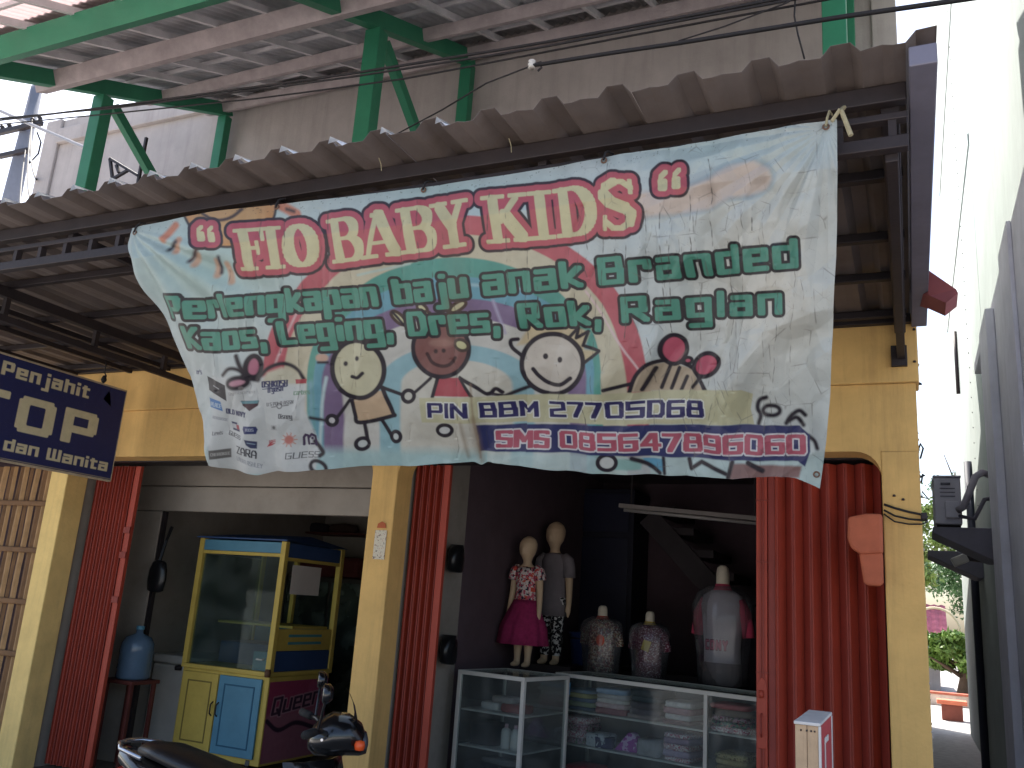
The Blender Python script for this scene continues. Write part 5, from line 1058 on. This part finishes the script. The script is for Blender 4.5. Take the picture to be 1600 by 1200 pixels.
body_mesh(Hg, girl)
BUT = spots('butterfly_print', (216, 206, 200), [(206, 84, 66), (50, 50, 66), (196, 90, 110)], 30, .54); h = Hg
shell(girl, 'bodice', BUT, [(z*h, a*h, b*h, 0) for z, a, b in ((.465, .094, .072), (.50, .092, .07), (.58, .08, .062), (.66, .09, .067), (.72, .099, .063), (.752, .084, .05))])
for s in (-1, 1): sleeve(girl, BUT, h, s, .655, 1.15)
TUL = mat('magenta_tulle', (150, 40, 88), .9, .22, 30, .3, 90)
for j, (hem, r0) in enumerate(((.165, .205), (.175, .19), (.20, .175))):
    shell(girl, 'skirt', TUL, [(.50*h, .094*h, .074*h, .0), (.46*h, .112*h, .09*h, .03), (.40*h, .14*h*r0/.205, .115*h, .05), (.30*h, (r0-.02)*h, (r0-.045)*h, .07), (hem*h, r0*h, (r0-.02)*h, .09)], n=64, nr=9+2*j, seed=j)
shell(girl, 'neckline', mat('red_trim', (150, 50, 56), .8), [(.745*h, .074*h, .048*h, 0), (.757*h, .066*h, .042*h, 0)])
b = atZ(872, 1042, CZ)+np.array([.02, .22, 0]); Hb = atY(866, 815, b[1])[2]-CZ
b = b+np.array([-.19, 0, 0])
boy = thing_l('mannequin', 'taller child mannequin in a grey T-shirt and black-and-white leggings behind the other', 'mannequin', (b[0], b[1], CZ+.001), R_(-6))
body_mesh(Hb, boy); h = Hb; GRY = mat('grey_jersey', (130, 122, 126), .9, .08, 20)
sf = shell(boy, 'shirt', GRY, [(z*h, a*h, b_*h, rf) for z, a, b_, rf in ((.33, .108, .085, .03), (.42, .10, .08, .02), (.50, .096, .075, .01), (.58, .088, .066, 0), (.66, .093, .069, 0), (.72, .101, .066, 0), (.758, .08, .05, 0), (.77, .05, .042, 0))])
for s in (-1, 1): sleeve(boy, GRY, h, s, .60, 1.1)
LEG = spots('leaf_print_leggings', (34, 32, 36), [(206, 204, 202)], 42, .52)
for s in (-1, 1):
    MB().tube([(s*.045*h, 0, .46*h), (s*.046*h, 0, .36*h), (s*.046*h, .004*h, .25*h), (s*.047*h, .008*h, .16*h), (s*.047*h, .006*h, .06*h)], [.060*h, .055*h, .043*h, .041*h, .031*h], 16, cap=False).build('legging', LEG, boy, smooth=True)
# support block under the rear mannequin (it stands on the rear counter, same height)
rc = MB().box(b[0]-.5, b[0]+.25, b[1]-.13, b[1]+.35, FL, CZ).build('rear_counter', mat('dark_counter', (54, 42, 42), .7), None, bevel=.005); tag(rc, 'dark counter behind the narrow display case under the taller mannequin', 'counter')
# torso forms in clear bags
BAG = glassy('clear_plastic_bag', (236, 236, 238), .05, .12)
def bust(label, pix, top, cloth, collar, tagcol, tagpos, width, n0=.25, neckcut=True, lean=0.0):
    P = atZ(*pix, CZ)
    H_ = atY(pix[0], top, P[1])[2]-CZ
    t = thing_l('torso_form', label, 'mannequin', (P[0], P[1], CZ+.001), R_(-12)); w = width
    MB().loft([ell_ring(lean*z, 0, z*H_, a*w, b_*w) for z, a, b_ in ((0, .36, .26), (.3, .36, .26), (.55, .42, .30), (.66, .46, .30), (.74, .42, .24), (.79, .2, .17), (.84, .15, .15), (.93, .15, .15), (.98, .125, .125), (1.0, .06, .06))]).build('neck_block', mat('form_white', (200, 188, 168), .6), t, smooth=True)
    shell(t, 'shirt', cloth, [(z*H_, a*w, b_*w, rf) for z, a, b_, rf in ((.005, .42, .31, .02), (.3, .41, .30, .015), (.55, .46, .33, .01), (.66, .50, .33, 0), (.74, .45, .26, 0), (.785, .24, .2, 0))])
    shell(t, 'collar', collar, [(.76*H_, .25*w, .21*w, 0), (.81*H_, .18*w, .17*w, 0), (.84*H_, .15*w, .15*w, 0)])
    for s in (-1, 1):
        MB().tube([(s*.40*w, 0, .70*H_), (s*.56*w, 0, .58*H_), (s*.62*w, .0, .40*H_)], [.13*w, .14*w, .13*w], 12, cap=True).build('sleeve', cloth if tagcol else M_pink, t, smooth=True)
    if tagcol:
        m_, shp = tagcol
        if shp == 'round': MB().loft([[(tagpos[0]+.038*math.cos(a), y, tagpos[1]+.046*math.sin(a)) for a in np.linspace(0, 2*math.pi, 17)[:-1]] for y in (-.335*w-.012, -.335*w-.008)]).build('price_tag', m_, t)
        else: MB().add([(tagpos[0]+x, y, tagpos[1]+z) for y in (-.335*w-.012, -.335*w-.008) for x, z in ((-.045, -.03), (.02, -.05), (.045, .03), (-.02, .045))], [(0, 1, 2, 3), (7, 6, 5, 4), (0, 4, 5, 1), (1, 5, 6, 2), (2, 6, 7, 3), (3, 7, 4, 0)]).build('price_tag', m_, t)
    shell(t, 'plastic_bag', BAG, [(z*H_, a*w, b_*w, rf) for z, a, b_, rf in ((-.0, .56, .40, .06), (.25, .60, .40, .05), (.5, .70, .42, .05), (.66, .70, .40, .06), (.76, .58, .34, .08), (.82, .34, .25, .08))], n=40, nr=7)
    return t, H_
M_pink = mat('pink_sleeve', (206, 70, 100), .8, .1, 10)
bust('torso form in brown and gold print with an orange round tag inside a clear bag', (938, 1050), 946, spots('gold_print', (74, 50, 44), [(170, 150, 110), (140, 60, 60), (196, 188, 170)], 46, .54), mat('orange_collar', (176, 70, 52), .8), (mat('orange_tag', (216, 84, 50), .6), 'round'), (.045, .25), .27)
bust('torso form in maroon speckled print with a yellow tag and collar in a clear bag', (1013, 1058), 955, spots('maroon_speckle', (96, 34, 54), [(206, 190, 196), (150, 90, 110)], 90, .56), mat('yellow_collar', (206, 176, 70), .8), (mat('yellow_tag', (206, 188, 84), .6), 'square'), (.02, .24), .25)
WSH = mat('white_jersey', (196, 190, 194), .85, .05, 12, .1, 60)
t3, H3 = bust('tall torso form in a white shirt with pink sleeves and pink lettering', (1128, 1070), 884, WSH, M_pink, None, None, .34)
def shirt_print():
    a = np.linspace(R_(228), R_(308), 220); zz = np.linspace(.39*H3, .26*H3, 90); Aa, Z = np.meshgrid(a, zz)
    X = (Aa-a[0])*230; Y = (zz[0]-Z)*850
    c = Canvas(X, Y, (196, 190, 194)); w, hh = X.max(), Y.max()
    text(c, 'CONY', w*.06, w*.94, hh*.85, hh*.7, .15, (206, 120, 140), [(4, (110, 50, 64))], soft=2, aspect=.75, gap=.34)
    rr = .335; k = .34
    P = np.stack([.455*k*np.cos(Aa), (.345*k)*np.sin(Aa)-.003, Z], -1)
    print_sheet('shirt_lettering', P, c.C, print_mat('shirt_print', .8), t3)
shirt_print()
MB().lathe([(0, 0), (.42, 0), (.42, .16), (0, .16)], (0, 0, -.0005), 24, (.36, .27)).build('stand_base', mat('grey_base', (120, 112, 112), .6), t3)
# rest of the dim shop interior
dk = mat('dark_navy_cabinet', (26, 26, 44), .6); cb = thing('wall_cabinet', 'dark navy cabinet against the rear of the clothes shop', 'cabinet', (-2.9, 8.9, FL))
a = atY(905, 800, 8.8); b_ = atY(985, 985, 8.8)
B('carcass', dk, cb, a[0]-.1, b_[0], 8.8, 9.38, FL, a[2]+.25, .01); B('upper_door', mat('navy_door', (32, 34, 58), .5), cb, a[0]-.05, b_[0]-.05, 8.78, 8.797, a[2]-.2, a[2]+.2, .006); B('lower_door', mat('navy_door2', (30, 32, 54), .5), cb, a[0]-.05, b_[0]-.05, 8.78, 8.797, .3, a[2]-.26, .006)
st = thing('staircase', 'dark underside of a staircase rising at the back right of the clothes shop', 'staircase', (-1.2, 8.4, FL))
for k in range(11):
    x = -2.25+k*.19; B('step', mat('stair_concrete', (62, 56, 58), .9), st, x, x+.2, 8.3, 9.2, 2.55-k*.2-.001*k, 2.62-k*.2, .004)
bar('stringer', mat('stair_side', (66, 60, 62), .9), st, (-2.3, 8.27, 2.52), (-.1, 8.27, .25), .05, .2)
bk = atZ(880, 1040, CZ)+np.array([0.05, .42, 0]); bu = thing('plastic_bin', 'blue plastic bin between the mannequins and the brown torso form', 'bin', (bk[0], bk[1], CZ))
MB().lathe([(0, .001), (.12, .001), (.15, .26), (.16, .265), (.16, .28), (.14, .28), (.135, .26), (.11, .02), (0, .02)], (bk[0], bk[1], CZ), 24).build('bin_body', mat('bin_blue', (44, 66, 120), .4), bu, smooth=True)
MB().lathe([(.151, .22), (.158, .22), (.158, .235), (.151, .235)], (bk[0], bk[1], CZ), 24).build('bin_band', dk, bu)
rc2 = MB().box(bk[0]-.18, bk[0]+1.4, bk[1]-.18, bk[1]+.4, FL, CZ-.001).build('rear_counter', mat('dark_counter2', (54, 42, 42), .7), None, bevel=.005); tag(rc2, 'dark low counter behind the wide display case under the blue bin', 'counter')
tl = thing('tube_light', 'unlit fluorescent tube fitting hanging at the top of the clothes shop', 'lamp', tuple(atY(1070, 800, 7.0)))
a = atY(968, 790, 7.0); b_ = atY(1200, 812, 7.0)
bar('batten_body', mat('dull_fitting', (130, 122, 118), .6), tl, a, b_, .05, .035); MB().tube([a-np.array([-.04, 0, .035]), b_-np.array([.04, 0, .035])], .014, 10).build('tube', mat('tube_glass', (150, 146, 142), .3), tl, smooth=True)
for p in (a, b_): bar('hanger', M['steel'], tl, (p[0]+(.1 if p is a else -.1), p[1], p[2]+.02), (p[0]+(.1 if p is a else -.1), p[1], 2.999), .01, .01)
# bags hanging behind the middle gate
for k, (x, y) in enumerate(((706, 872), (694, 1015))):
    q = atX(x, y, -3.06); o = MB().loft([ell_ring(-3.05, q[1]+.05, q[2]+z, .05, r_) for z, r_ in ((-.1, .04), (-.08, .09), (0, .1), (.06, .08), (.1, .03))]).build('hanging_pouch', M['black'], None, smooth=True); tag(o, ['upper', 'lower'][k]+' black pouch hanging on the white wall behind the middle gate', 'bag', 'black pouches behind the middle gate')
# ================================================================== parked motorcycle
mo = thing_l('motorcycle', 'black underbone motorcycle parked in front of the left shop', 'motorcycle', (-2.80, 3.5, .06), R_(0))
CH = mat('chrome', (190, 190, 194), .2, .03, 10, metal=.9); PLA = mat('glossy_black', (18, 18, 20), .18, .05, 6, coat=.6); SEAT = mat('black_vinyl', (26, 24, 25), .35, .1, 20, .2, 120); AMB = mat('amber_lens', (216, 84, 36), .2); TY = mat('tyre', (28, 27, 27), .85, .1, 20)
for x, nm in ((-.60, 'rear'), (.66, 'front')):
    w = MB().loft([[(x+r_*math.cos(t), y, .29+r_*math.sin(t)) for t in np.linspace(0, 2*math.pi, 33)[:-1]] for r_, y in ((.235, -.03), (.27, -.038), (.288, -.02), (.29, 0), (.288, .02), (.27, .038), (.235, .03))], cap=False).build('wheel', TY, mo, smooth=True)
    MB().loft([[(x+r_*math.cos(t), y, .29+r_*math.sin(t)) for t in np.linspace(0, 2*math.pi, 33)[:-1]] for r_, y in ((.236, -.028), (.215, -.022), (.21, 0), (.215, .022), (.236, .028))], cap=False).build('rim', CH, w, smooth=True)
    for k in range(5):
        t = k*2*math.pi/5; MB().beam((x, 0, .29), (x+.215*math.cos(t), 0, .29+.215*math.sin(t)), .025, .03, (0, 1, 0)).build('spoke', M['steel'], w)
    MB().loft([[(x+.045*math.cos(t), y, .29+.045*math.sin(t)) for t in np.linspace(0, 2*math.pi, 13)[:-1]] for y in (-.06, .06)]).build('hub', M['steel'], w)
def secloft(rows, n=16):   # rows: x, zc, ry, rz
    return [[(x, ry_*math.cos(2*math.pi*k/n), zc+rz_*math.sin(2*math.pi*k/n)) for k in range(n)] for x, zc, ry_, rz_ in rows]
MB().loft(secloft([(-.66, .735, .03, .02), (-.63, .74, .09, .035), (-.5, .735, .125, .045), (-.3, .70, .13, .05), (-.12, .675, .13, .045), (.02, .68, .10, .04), (.1, .70, .04, .02)])).build('seat', SEAT, mo, smooth=True)
MB().loft(secloft([(-.82, .70, .02, .02), (-.78, .69, .06, .05), (-.6, .63, .11, .075), (-.3, .58, .13, .09), (0, .52, .12, .11), (.2, .48, .09, .10), (.32, .50, .06, .06)])).build('side_fairing', PLA, mo, smooth=True)
MB().tube([(-.55, -.14, .72), (-.70, -.13, .745), (-.77, -.07, .755), (-.79, 0, .757), (-.77, .07, .755), (-.70, .13, .745), (-.55, .14, .72)], .012, 8).build('grab_rail', CH, mo, smooth=True)
tl_ = MB().loft(secloft([(-.82, .60, .02, .015), (-.81, .60, .06, .035), (-.74, .61, .07, .04)])).build('tail_lamp', mat('red_lens', (150, 20, 22), .2), mo, smooth=True)
for s in (-1, 1):
    MB().lathe([(0, -.02), (.03, -.015), (.035, 0), (.03, .015), (0, .02)], (-.74, s*.13, .56), 12).build('turn_signal', AMB, mo, smooth=True)
    MB().beam((-.74, s*.05, .56), (-.74, s*.11, .56), .012, .012).build('signal_stalk', M['black'], mo)
FRONT0 = len(bpy.data.objects); _before = set(bpy.data.objects)
# front: leg shield, fork, fender, handlebar cowl
MB().loft([[(x+dx, y, z) for y, dx in ((-.20, -.05), (-.14, .02), (0, .06), (.14, .02), (.20, -.05), (.14, -.005), (0, .03), (-.14, -.005))] for x, z in ((.42, .33), (.44, .45), (.42, .62), (.38, .76), (.36, .82))]).build('leg_shield', PLA, mo, smooth=True)
for s in (-1, 1): MB().tube([(.42, s*.07, .72), (.66, s*.07, .29)], .018, 10).build('fork_leg', CH, mo, smooth=True)
MB().loft([[(.66+r_*math.cos(t), y, .29+r_*math.sin(t)) for y, r_ in ((-.055, .30), (-.045, .325), (0, .335), (.045, .325), (.055, .30))] for t in np.linspace(R_(20), R_(165), 14)], cap=False, closed=False).build('front_fender', PLA, mo, smooth=True)
MB().loft(secloft([(.30, .89, .05, .03), (.33, .905, .12, .07), (.40, .925, .135, .095), (.47, .925, .12, .09), (.53, .905, .09, .07), (.56, .88, .05, .035)], 20)).build('headlamp_cowl', PLA, mo, smooth=True)
MB().loft(secloft([(.535, .90, .085, .05), (.556, .895, .07, .042), (.565, .89, .03, .02)], 16)).build('headlamp', mat('headlamp_glass', (70, 72, 78), .08, .02, 10, spec=.6), mo, smooth=True)
for s in (-1, 1):
    MB().lathe([(0, -.022), (.02, -.018), (.024, 0), (.02, .018), (0, .022)], (.52, s*.115, .895), 12).build('turn_signal', AMB, mo, smooth=True)
    MB().tube([(.38, s*.08, .93), (.34, s*.20, .96), (.29, s*.30, .965)], .012, 8).build('handlebar', M['black'], mo, smooth=True)
    MB().tube([(.31, s*.25, .963), (.27, s*.36, .966)], .018, 10).build('grip', TY, mo, smooth=True)
    MB().tube([(.36, s*.27, .945), (.34, s*.36, .95)], .006, 6).build('lever', CH, mo)
    MB().tube([(.33, s*.22, .97), (.335, s*.26, 1.04), (.34, s*.30, 1.09)], .006, 6).build('mirror_stalk', M['black'], mo)
    MB().loft([[(x, s*.30+ry_*math.cos(t), 1.125+rz_*math.sin(t)) for t in np.linspace(0, 2*math.pi, 17)[:-1]] for x, ry_, rz_ in ((.325, .052, .034), (.332, .06, .042), (.352, .058, .04), (.368, .035, .024))]).build('mirror', PLA, mo, smooth=True)
MB().loft([[(.50-.10*t*t+.02*t, y, .96+.19*t) for y in np.linspace(-.10+.03*t, .10-.03*t, 7)] for t in np.linspace(0, 1, 5)], cap=False, closed=False).build('fly_screen', glassy('smoked_screen', (70, 70, 76), .5, .05), mo, smooth=True)
STEER = Matrix.Translation((.36, 0, 0)) @ Matrix.Rotation(R_(38), 4, 'Z') @ Matrix.Translation((-.36, 0, 0))
for o in [o for o in bpy.data.objects if o not in _before and not o.name.startswith('leg_shield')]: o.data.transform(STEER)
for o in mo.children:
    if o.name.startswith('wheel') and o.data.vertices[0].co.x > 0:
        o.data.transform(STEER)
        for c in o.children: c.data.transform(STEER)
MB().tube([(-.1, -.12, .24), (-.3, -.15, .26), (-.75, -.16, .36)], [.025, .04, .045], 12).build('exhaust', CH, mo, smooth=True)
B('engine', M['steel'], mo, -.12, .22, -.10, .10, .20, .42, .03); B('foot_board', M['black'], mo, .05, .40, -.16, .16, .30, .325, .01); B('swing_arm', M['steel'], mo, -.62, -.1, .07, .10, .27, .31, .004)
MB().beam((-.05, .08, .28), (-.08, .2, 0.0), .02, .02).build('side_stand', M['steel'], mo)
# ================================================================== plank box at the lower right
wb = thing('plank_box', 'narrow upright plank box with a red framed side panel in front of the wide gate', 'box', (-.38, 3.75, .06))
WD = mat('pale_planks', (190, 160, 128), .85, .15, 7, .2, 60, dirt=.45, dirtcol=(110, 84, 66), streak=1); WE = mat('white_edge', (206, 200, 194), .8, .1, 20, dirt=.4, dirtcol=(140, 120, 100)); RDP = mat('red_panel', (176, 58, 62), .7, .1, 8, dirt=.3, dirtcol=(120, 50, 48))
bx0, bx1, by0, by1, bz = -.405, -.322, 3.5, 4.0, 1.265
for k, (a, b_) in enumerate(((bx0, bx0+.040), (bx0+.0415, bx1-.004))): B('plank', WD, wb, a, b_, by0, by0+.018, .062, bz-.012, .002)
B('back_board', WD, wb, bx0, bx1-.004, by1-.018, by1, .062, bz-.012, .002); B('left_board', WD, wb, bx0, bx0+.014, by0+.019, by1-.019, .062, bz-.012, .002)
B('right_board', WD, wb, bx1-.018, bx1-.004, by0+.019, by1-.019, .062, bz-.012, .002); B('top_board', WE, wb, bx0-.004, bx1+.004, by0-.006, by1+.006, bz-.0115, bz, .003)
B('edge_strip', WE, wb, bx1-.0035, bx1+.005, by0-.004, by0+.018, .062, bz-.012, .002); B('edge_strip', WE, wb, bx1-.0035, bx1+.005, by1-.02, by1+.002, .062, bz-.012, .002)
B('red_panel', RDP, wb, bx1-.0035, bx1+.002, by0+.019, by1-.021, .98, bz-.0125, .001); B('red_panel', RDP, wb, bx1-.0035, bx1+.002, by0+.019, by1-.021, .45, .80, .001); B('hatch_frame', WE, wb, bx1+.0022, bx1+.006, by0+.16, by0+.30, 1.04, 1.20, .001); B('hatch', RDP, wb, bx1+.0062, bx1+.008, by0+.18, by0+.28, 1.06, 1.18, .001)
mbn = MB()
for x in (-.385, -.365, -.35, -.338): mbn.lathe([(0, -.003), (.003, -.003), (.003, .003), (0, .003)], (x, by0-.001, bz-.03), 6)
mbn.build('nail_heads', M['steel'], wb)['kind'] = 'stuff'
# ================================================================== white building across the alley
rb = thing('alley_building', 'tall white plastered building across the narrow alley at right', 'building', (3.4, 11, 0))
B('side_wall', M['white_wall'], rb, .80, 6.5, 10.3, 17.5, 0, 14.0, .01)
B('front_wall', M['white_wall'], rb, .803, 6.5, 5.2, 10.298, 4.62, 13.9, .01)
B('grey_wall', M['grey_wall'], rb, .775, 6.5, 5.4, 10.297, 0, 4.618, .012)
B('pilaster', M['grey_wall'], rb, .70, .774, 8.55, 9.35, 0, 4.50, .01); B('pilaster', M['grey_wall'], rb, .742, .774, 6.9, 7.6, 0, 4.615, .006)
B('coping', M['grey_wall'], rb, .72, .799, 9.6, 10.5, 4.40, 4.52, .01)
for k, z in enumerate((7.1, 9.9)): B('floor_band', M['white_wall'], rb, .785, .7985, 10.3, 17.49, z, z+.14, .004)
dp = MB().tube([(.755, 13.2, 3.9), (.755, 13.2, 0.02)], .05, 10).build('drain_pipe', mat('dark_pipe', (56, 58, 72), .6, .1, 6), None, smooth=True); tag(dp, 'dark drain pipe running down the white alley wall', 'pipe')
dp = MB().tube([(.765, 14.6, 6.2), (.765, 14.6, 5.2)], .03, 8).build('drain_pipe', M['steel'], None, smooth=True); tag(dp, 'short dark pipe high on the white alley wall', 'pipe')
mb = MB()
for k in range(40): mb.box(.792, .7995, 12.4, 12.42, 3.2+k*.2, 3.212+k*.2)
mb.build('nail_marks', M['steel'], rb)['kind'] = 'stuff'
ac = thing('air_conditioner', 'grey outdoor air conditioner unit on a bracket in the alley', 'air conditioner', (.38, 10.3, 2.70))
ACM = mat('ac_grey', (176, 172, 180), .5, .08, 6, dirt=.3, dirtcol=(96, 92, 100))
B('casing', ACM, ac, .245, .495, 10.0, 10.78, 2.70, 3.18, .012); B('lid', ACM, ac, .238, .502, 9.99, 10.79, 3.1805, 3.20, .006); B('side_handle', mat('ac_dark', (84, 82, 92), .6), ac, .31, .40, 9.985, 9.999, 3.10, 3.125, .004)
B('valve_cover', ACM, ac, .34, .47, 9.95, 9.999, 2.76, 2.93, .01)
for z in (2.98, 3.02, 3.06): B('louvre', mat('ac_dark2', (100, 98, 108), .6), ac, .30, .44, 9.993, 9.999, z, z+.01, 0)
for s in (10.1, 10.62): B('foot', M['steel'], ac, .26, .48, s, s+.05, 2.675, 2.699, .003)
MB().tube([(.46, 9.95, 2.84), (.50, 9.90, 2.86), (.56, 9.90, 3.0), (.63, 9.95, 3.18), (.70, 10.05, 3.24), (.77, 10.2, 3.24)], .035, 10).build('insulated_pipe', mat('pipe_foam', (150, 144, 150), .9), ac, smooth=True)
MB().tube([(.46, 9.97, 2.78), (.60, 9.92, 2.75), (.70, 9.95, 2.95), (.76, 10.1, 2.98)], .022, 8).build('drain_hose', mat('hose_grey', (96, 92, 100), .8), ac, smooth=True)
for (Y, z, lb, xa) in ((10.02, 2.66, 'wedge-shaped dark bracket shelf under the air conditioner', .22), (12.2, 2.60, 'second wedge-shaped bracket further down the alley', .20)):
    o = MB().prism([(xa, Y, z+.012), (.80, Y, z+.012), (.80, Y, z-.30), (.74, Y, z-.30), (xa, Y, z-.05)], (0, .72, 0)).build('wall_bracket', mat('bracket_dark', (120, 116, 126), .8, .1, 6), None, bevel=.006); tag(o, lb, 'bracket', 'wedge brackets in the alley')
fl_ = thing('flood_light', 'small white flood light on the alley wall below the brackets', 'lamp', (.6, 11.2, 2.3)); c = atY(1502, 876, 11.2)
MB().beam(c+np.array([-.09, 0, -.03]), c+np.array([.06, 0, .04]), .12, .10).build('lamp_body', M['white_al'], fl_, bevel=.01); MB().beam(c+np.array([.06, 0, .04]), (.80, 11.2, c[2]+.02), .06, .08).build('lamp_arm', M['steel'], fl_)
# ================================================================== back of the yellow building: lean-to that shades the alley
lt = thing('rear_leanto', 'low grey rear annex behind the yellow building', 'annex', (-3, 14, 0))
MB().prism([(.04, 12.0, 0), (.04, 12.0, 5.6), (.04, 18.5, 3.3), (.04, 18.5, 0)], (-6, 0, 0)).build('annex_wall', M['concrete'], lt)
# ================================================================== far end of the alley
def leaf_tree(label, base, H, crown, n, cols, seed, name='broadleaf_tree', group='trees beyond the alley'):
    r = np.random.default_rng(seed); t = thing(name, label, 'tree', base, group); bx, by_, bz_ = base
    tr = MB().tube([(bx, by_, bz_), (bx+.1, by_+.05, bz_+H*.35), (bx-.05, by_, bz_+H*.6)], [.18, .13, .07], 9)
    for k in range(7):
        a = r.uniform(0, 6.28); z0 = bz_+H*r.uniform(.3, .6); L = crown[0]*r.uniform(.5, .9); tr.tube([(bx, by_, z0), (bx+L*.5*math.cos(a), by_+L*.5*math.sin(a), z0+H*.14), (bx+L*math.cos(a), by_+L*math.sin(a), z0+H*.26)], [.06, .04, .015], 6)
    tr.build('trunk', mat('bark', (92, 74, 60), .9, .2, 8, .4, 40), t, smooth=True)
    cl = r.normal(size=(26, 3)); cl /= np.linalg.norm(cl, axis=1)[:, None]; cl *= r.uniform(.35, 1, (26, 1)); cc = np.array([bx, by_, bz_+H*.68])
    m = MB(); vs = []; fs = []
    for i in range(n):
        c = cl[r.integers(26)]*np.array(crown); p = cc+c+r.normal(0, .22, 3)*np.array([crown[0]*.5, crown[0]*.5, crown[2]*.4]); s = r.uniform(.055, .13)
        d = r.normal(size=3); d /= np.linalg.norm(d); e = np.cross(d, r.normal(size=3)); e /= np.linalg.norm(e)
        k = len(vs); vs += [p-d*s, p+e*s*.4, p+d*s, p-e*s*.4]; fs.append((k, k+1, k+2, k+3))
    o = MB().add(vs, fs).build('crown', cols, t)
def leafmat(rgb):
    m = mat('leaf', rgb, .5, .45, 1.3); return m
G1 = leafmat((96, 124, 52)); G2 = leafmat((70, 104, 56)); G3 = leafmat((120, 140, 70))
leaf_tree('tall leafy tree showing above the air conditioner at the end of the alley', (2.2, 40, 0), 10.5, (1.4, 1.6, 1.5), 9000, G2, 1)
leaf_tree('yellow-green tree right beside the yellow building edge above the pink roof', (-.2, 31, 0), 6.4, (1.9, 1.6, 1.5), 12000, G3, 2)
leaf_tree('dense green bush below the pink tiled roof at the end of the alley', (1.1, 27, 0), 1.75, (1.3, .8, .62), 11000, G1, 3, 'bush')
leaf_tree('dark green tree behind the pink tiled roof', (2.6, 44, 0), 7, (2.8, 2, 2.4), 9000, G2, 4)
hs = thing('tiled_house', 'house with a pinkish red tiled roof at the end of the alley', 'house', (-1, 32, 0))
TILE = mat('pink_tiles', (196, 112, 124), .8, .25, 5, .1, 30)
mb = MB(); xr = atY(1482, 1000, 29.0)[0]
for r_ in range(9):
    for k in range(22):
        x = xr-.2*(k+1); y = 28.6+r_*.2; z = 1.15+r_*.145+.0
        mb.add([(x, y, z), (x+.1, y, z+.035), (x+.2, y, z), (x+.2, y+.22, z+.15), (x+.1, y+.22, z+.185), (x, y+.22, z+.15)], [(0, 1, 4, 5), (1, 2, 3, 4)])
mb.build('roof_tile', TILE, hs)['kind'] = 'stuff'
B('roof_base', mat('roof_under', (86, 52, 50), .9), hs, xr-4.4, xr-.02, 28.7, 30.4, .98, 1.10, 0); B('house_wall', M['concrete'], hs, xr-4.2, xr-.25, 29.2, 33, 0, .978, 0)
ga = thing('garden_arch', 'pale curved arch above the pink tiled roof', 'arch', (.5, 28.2, 0)); ac_ = atY(1462, 985, 28.2)
MB().tube([(ac_[0]+.62*math.cos(t), 28.2, ac_[2]+.62*math.sin(t)) for t in np.linspace(0, math.pi, 15)], .035, 8).build('arch_band', mat('arch_pale', (206, 190, 160), .8), ga, smooth=True)
for s in (-.62, .62): MB().beam((ac_[0]+s, 28.2, 0), (ac_[0]+s, 28.2, ac_[2]), .06, .06).build('arch_post', M['concrete'], ga)
lw = thing('garden_wall', 'low whitewashed brick wall with terracotta coping at the end of the alley', 'wall', (1, 24, 0))
zt = atY(1470, 1098, 24)[2]
B('wall_body', mat('patchy_brick', (206, 186, 170), .9, .3, 3, .4, 20, dirt=.6, dirtcol=(160, 100, 80)), lw, -2, 3, 24, 24.2, 0, max(.25, zt-.06), .01); B('coping', mat('terracotta', (176, 96, 74), .8, .2, 6), lw, -2.02, 3.02, 23.95, 24.25, max(.251, zt-.059), max(.3, zt), .01)
gp_ = thing('gate_post', 'small reddish gate post with a tiled cap in front of the low wall', 'post', (.9, 20, 0)); q = atY(1483, 1125, 20)
B('shaft', mat('brown_post', (120, 66, 56), .8), gp_, q[0]-.12, q[0]+.25, 20, 20.3, 0, max(.3, q[2]-.05), .01); B('cap', mat('terracotta2', (196, 110, 84), .8), gp_, q[0]-.2, q[0]+.33, 19.92, 20.38, max(.301, q[2]-.049), max(.38, q[2]+.06), .01)
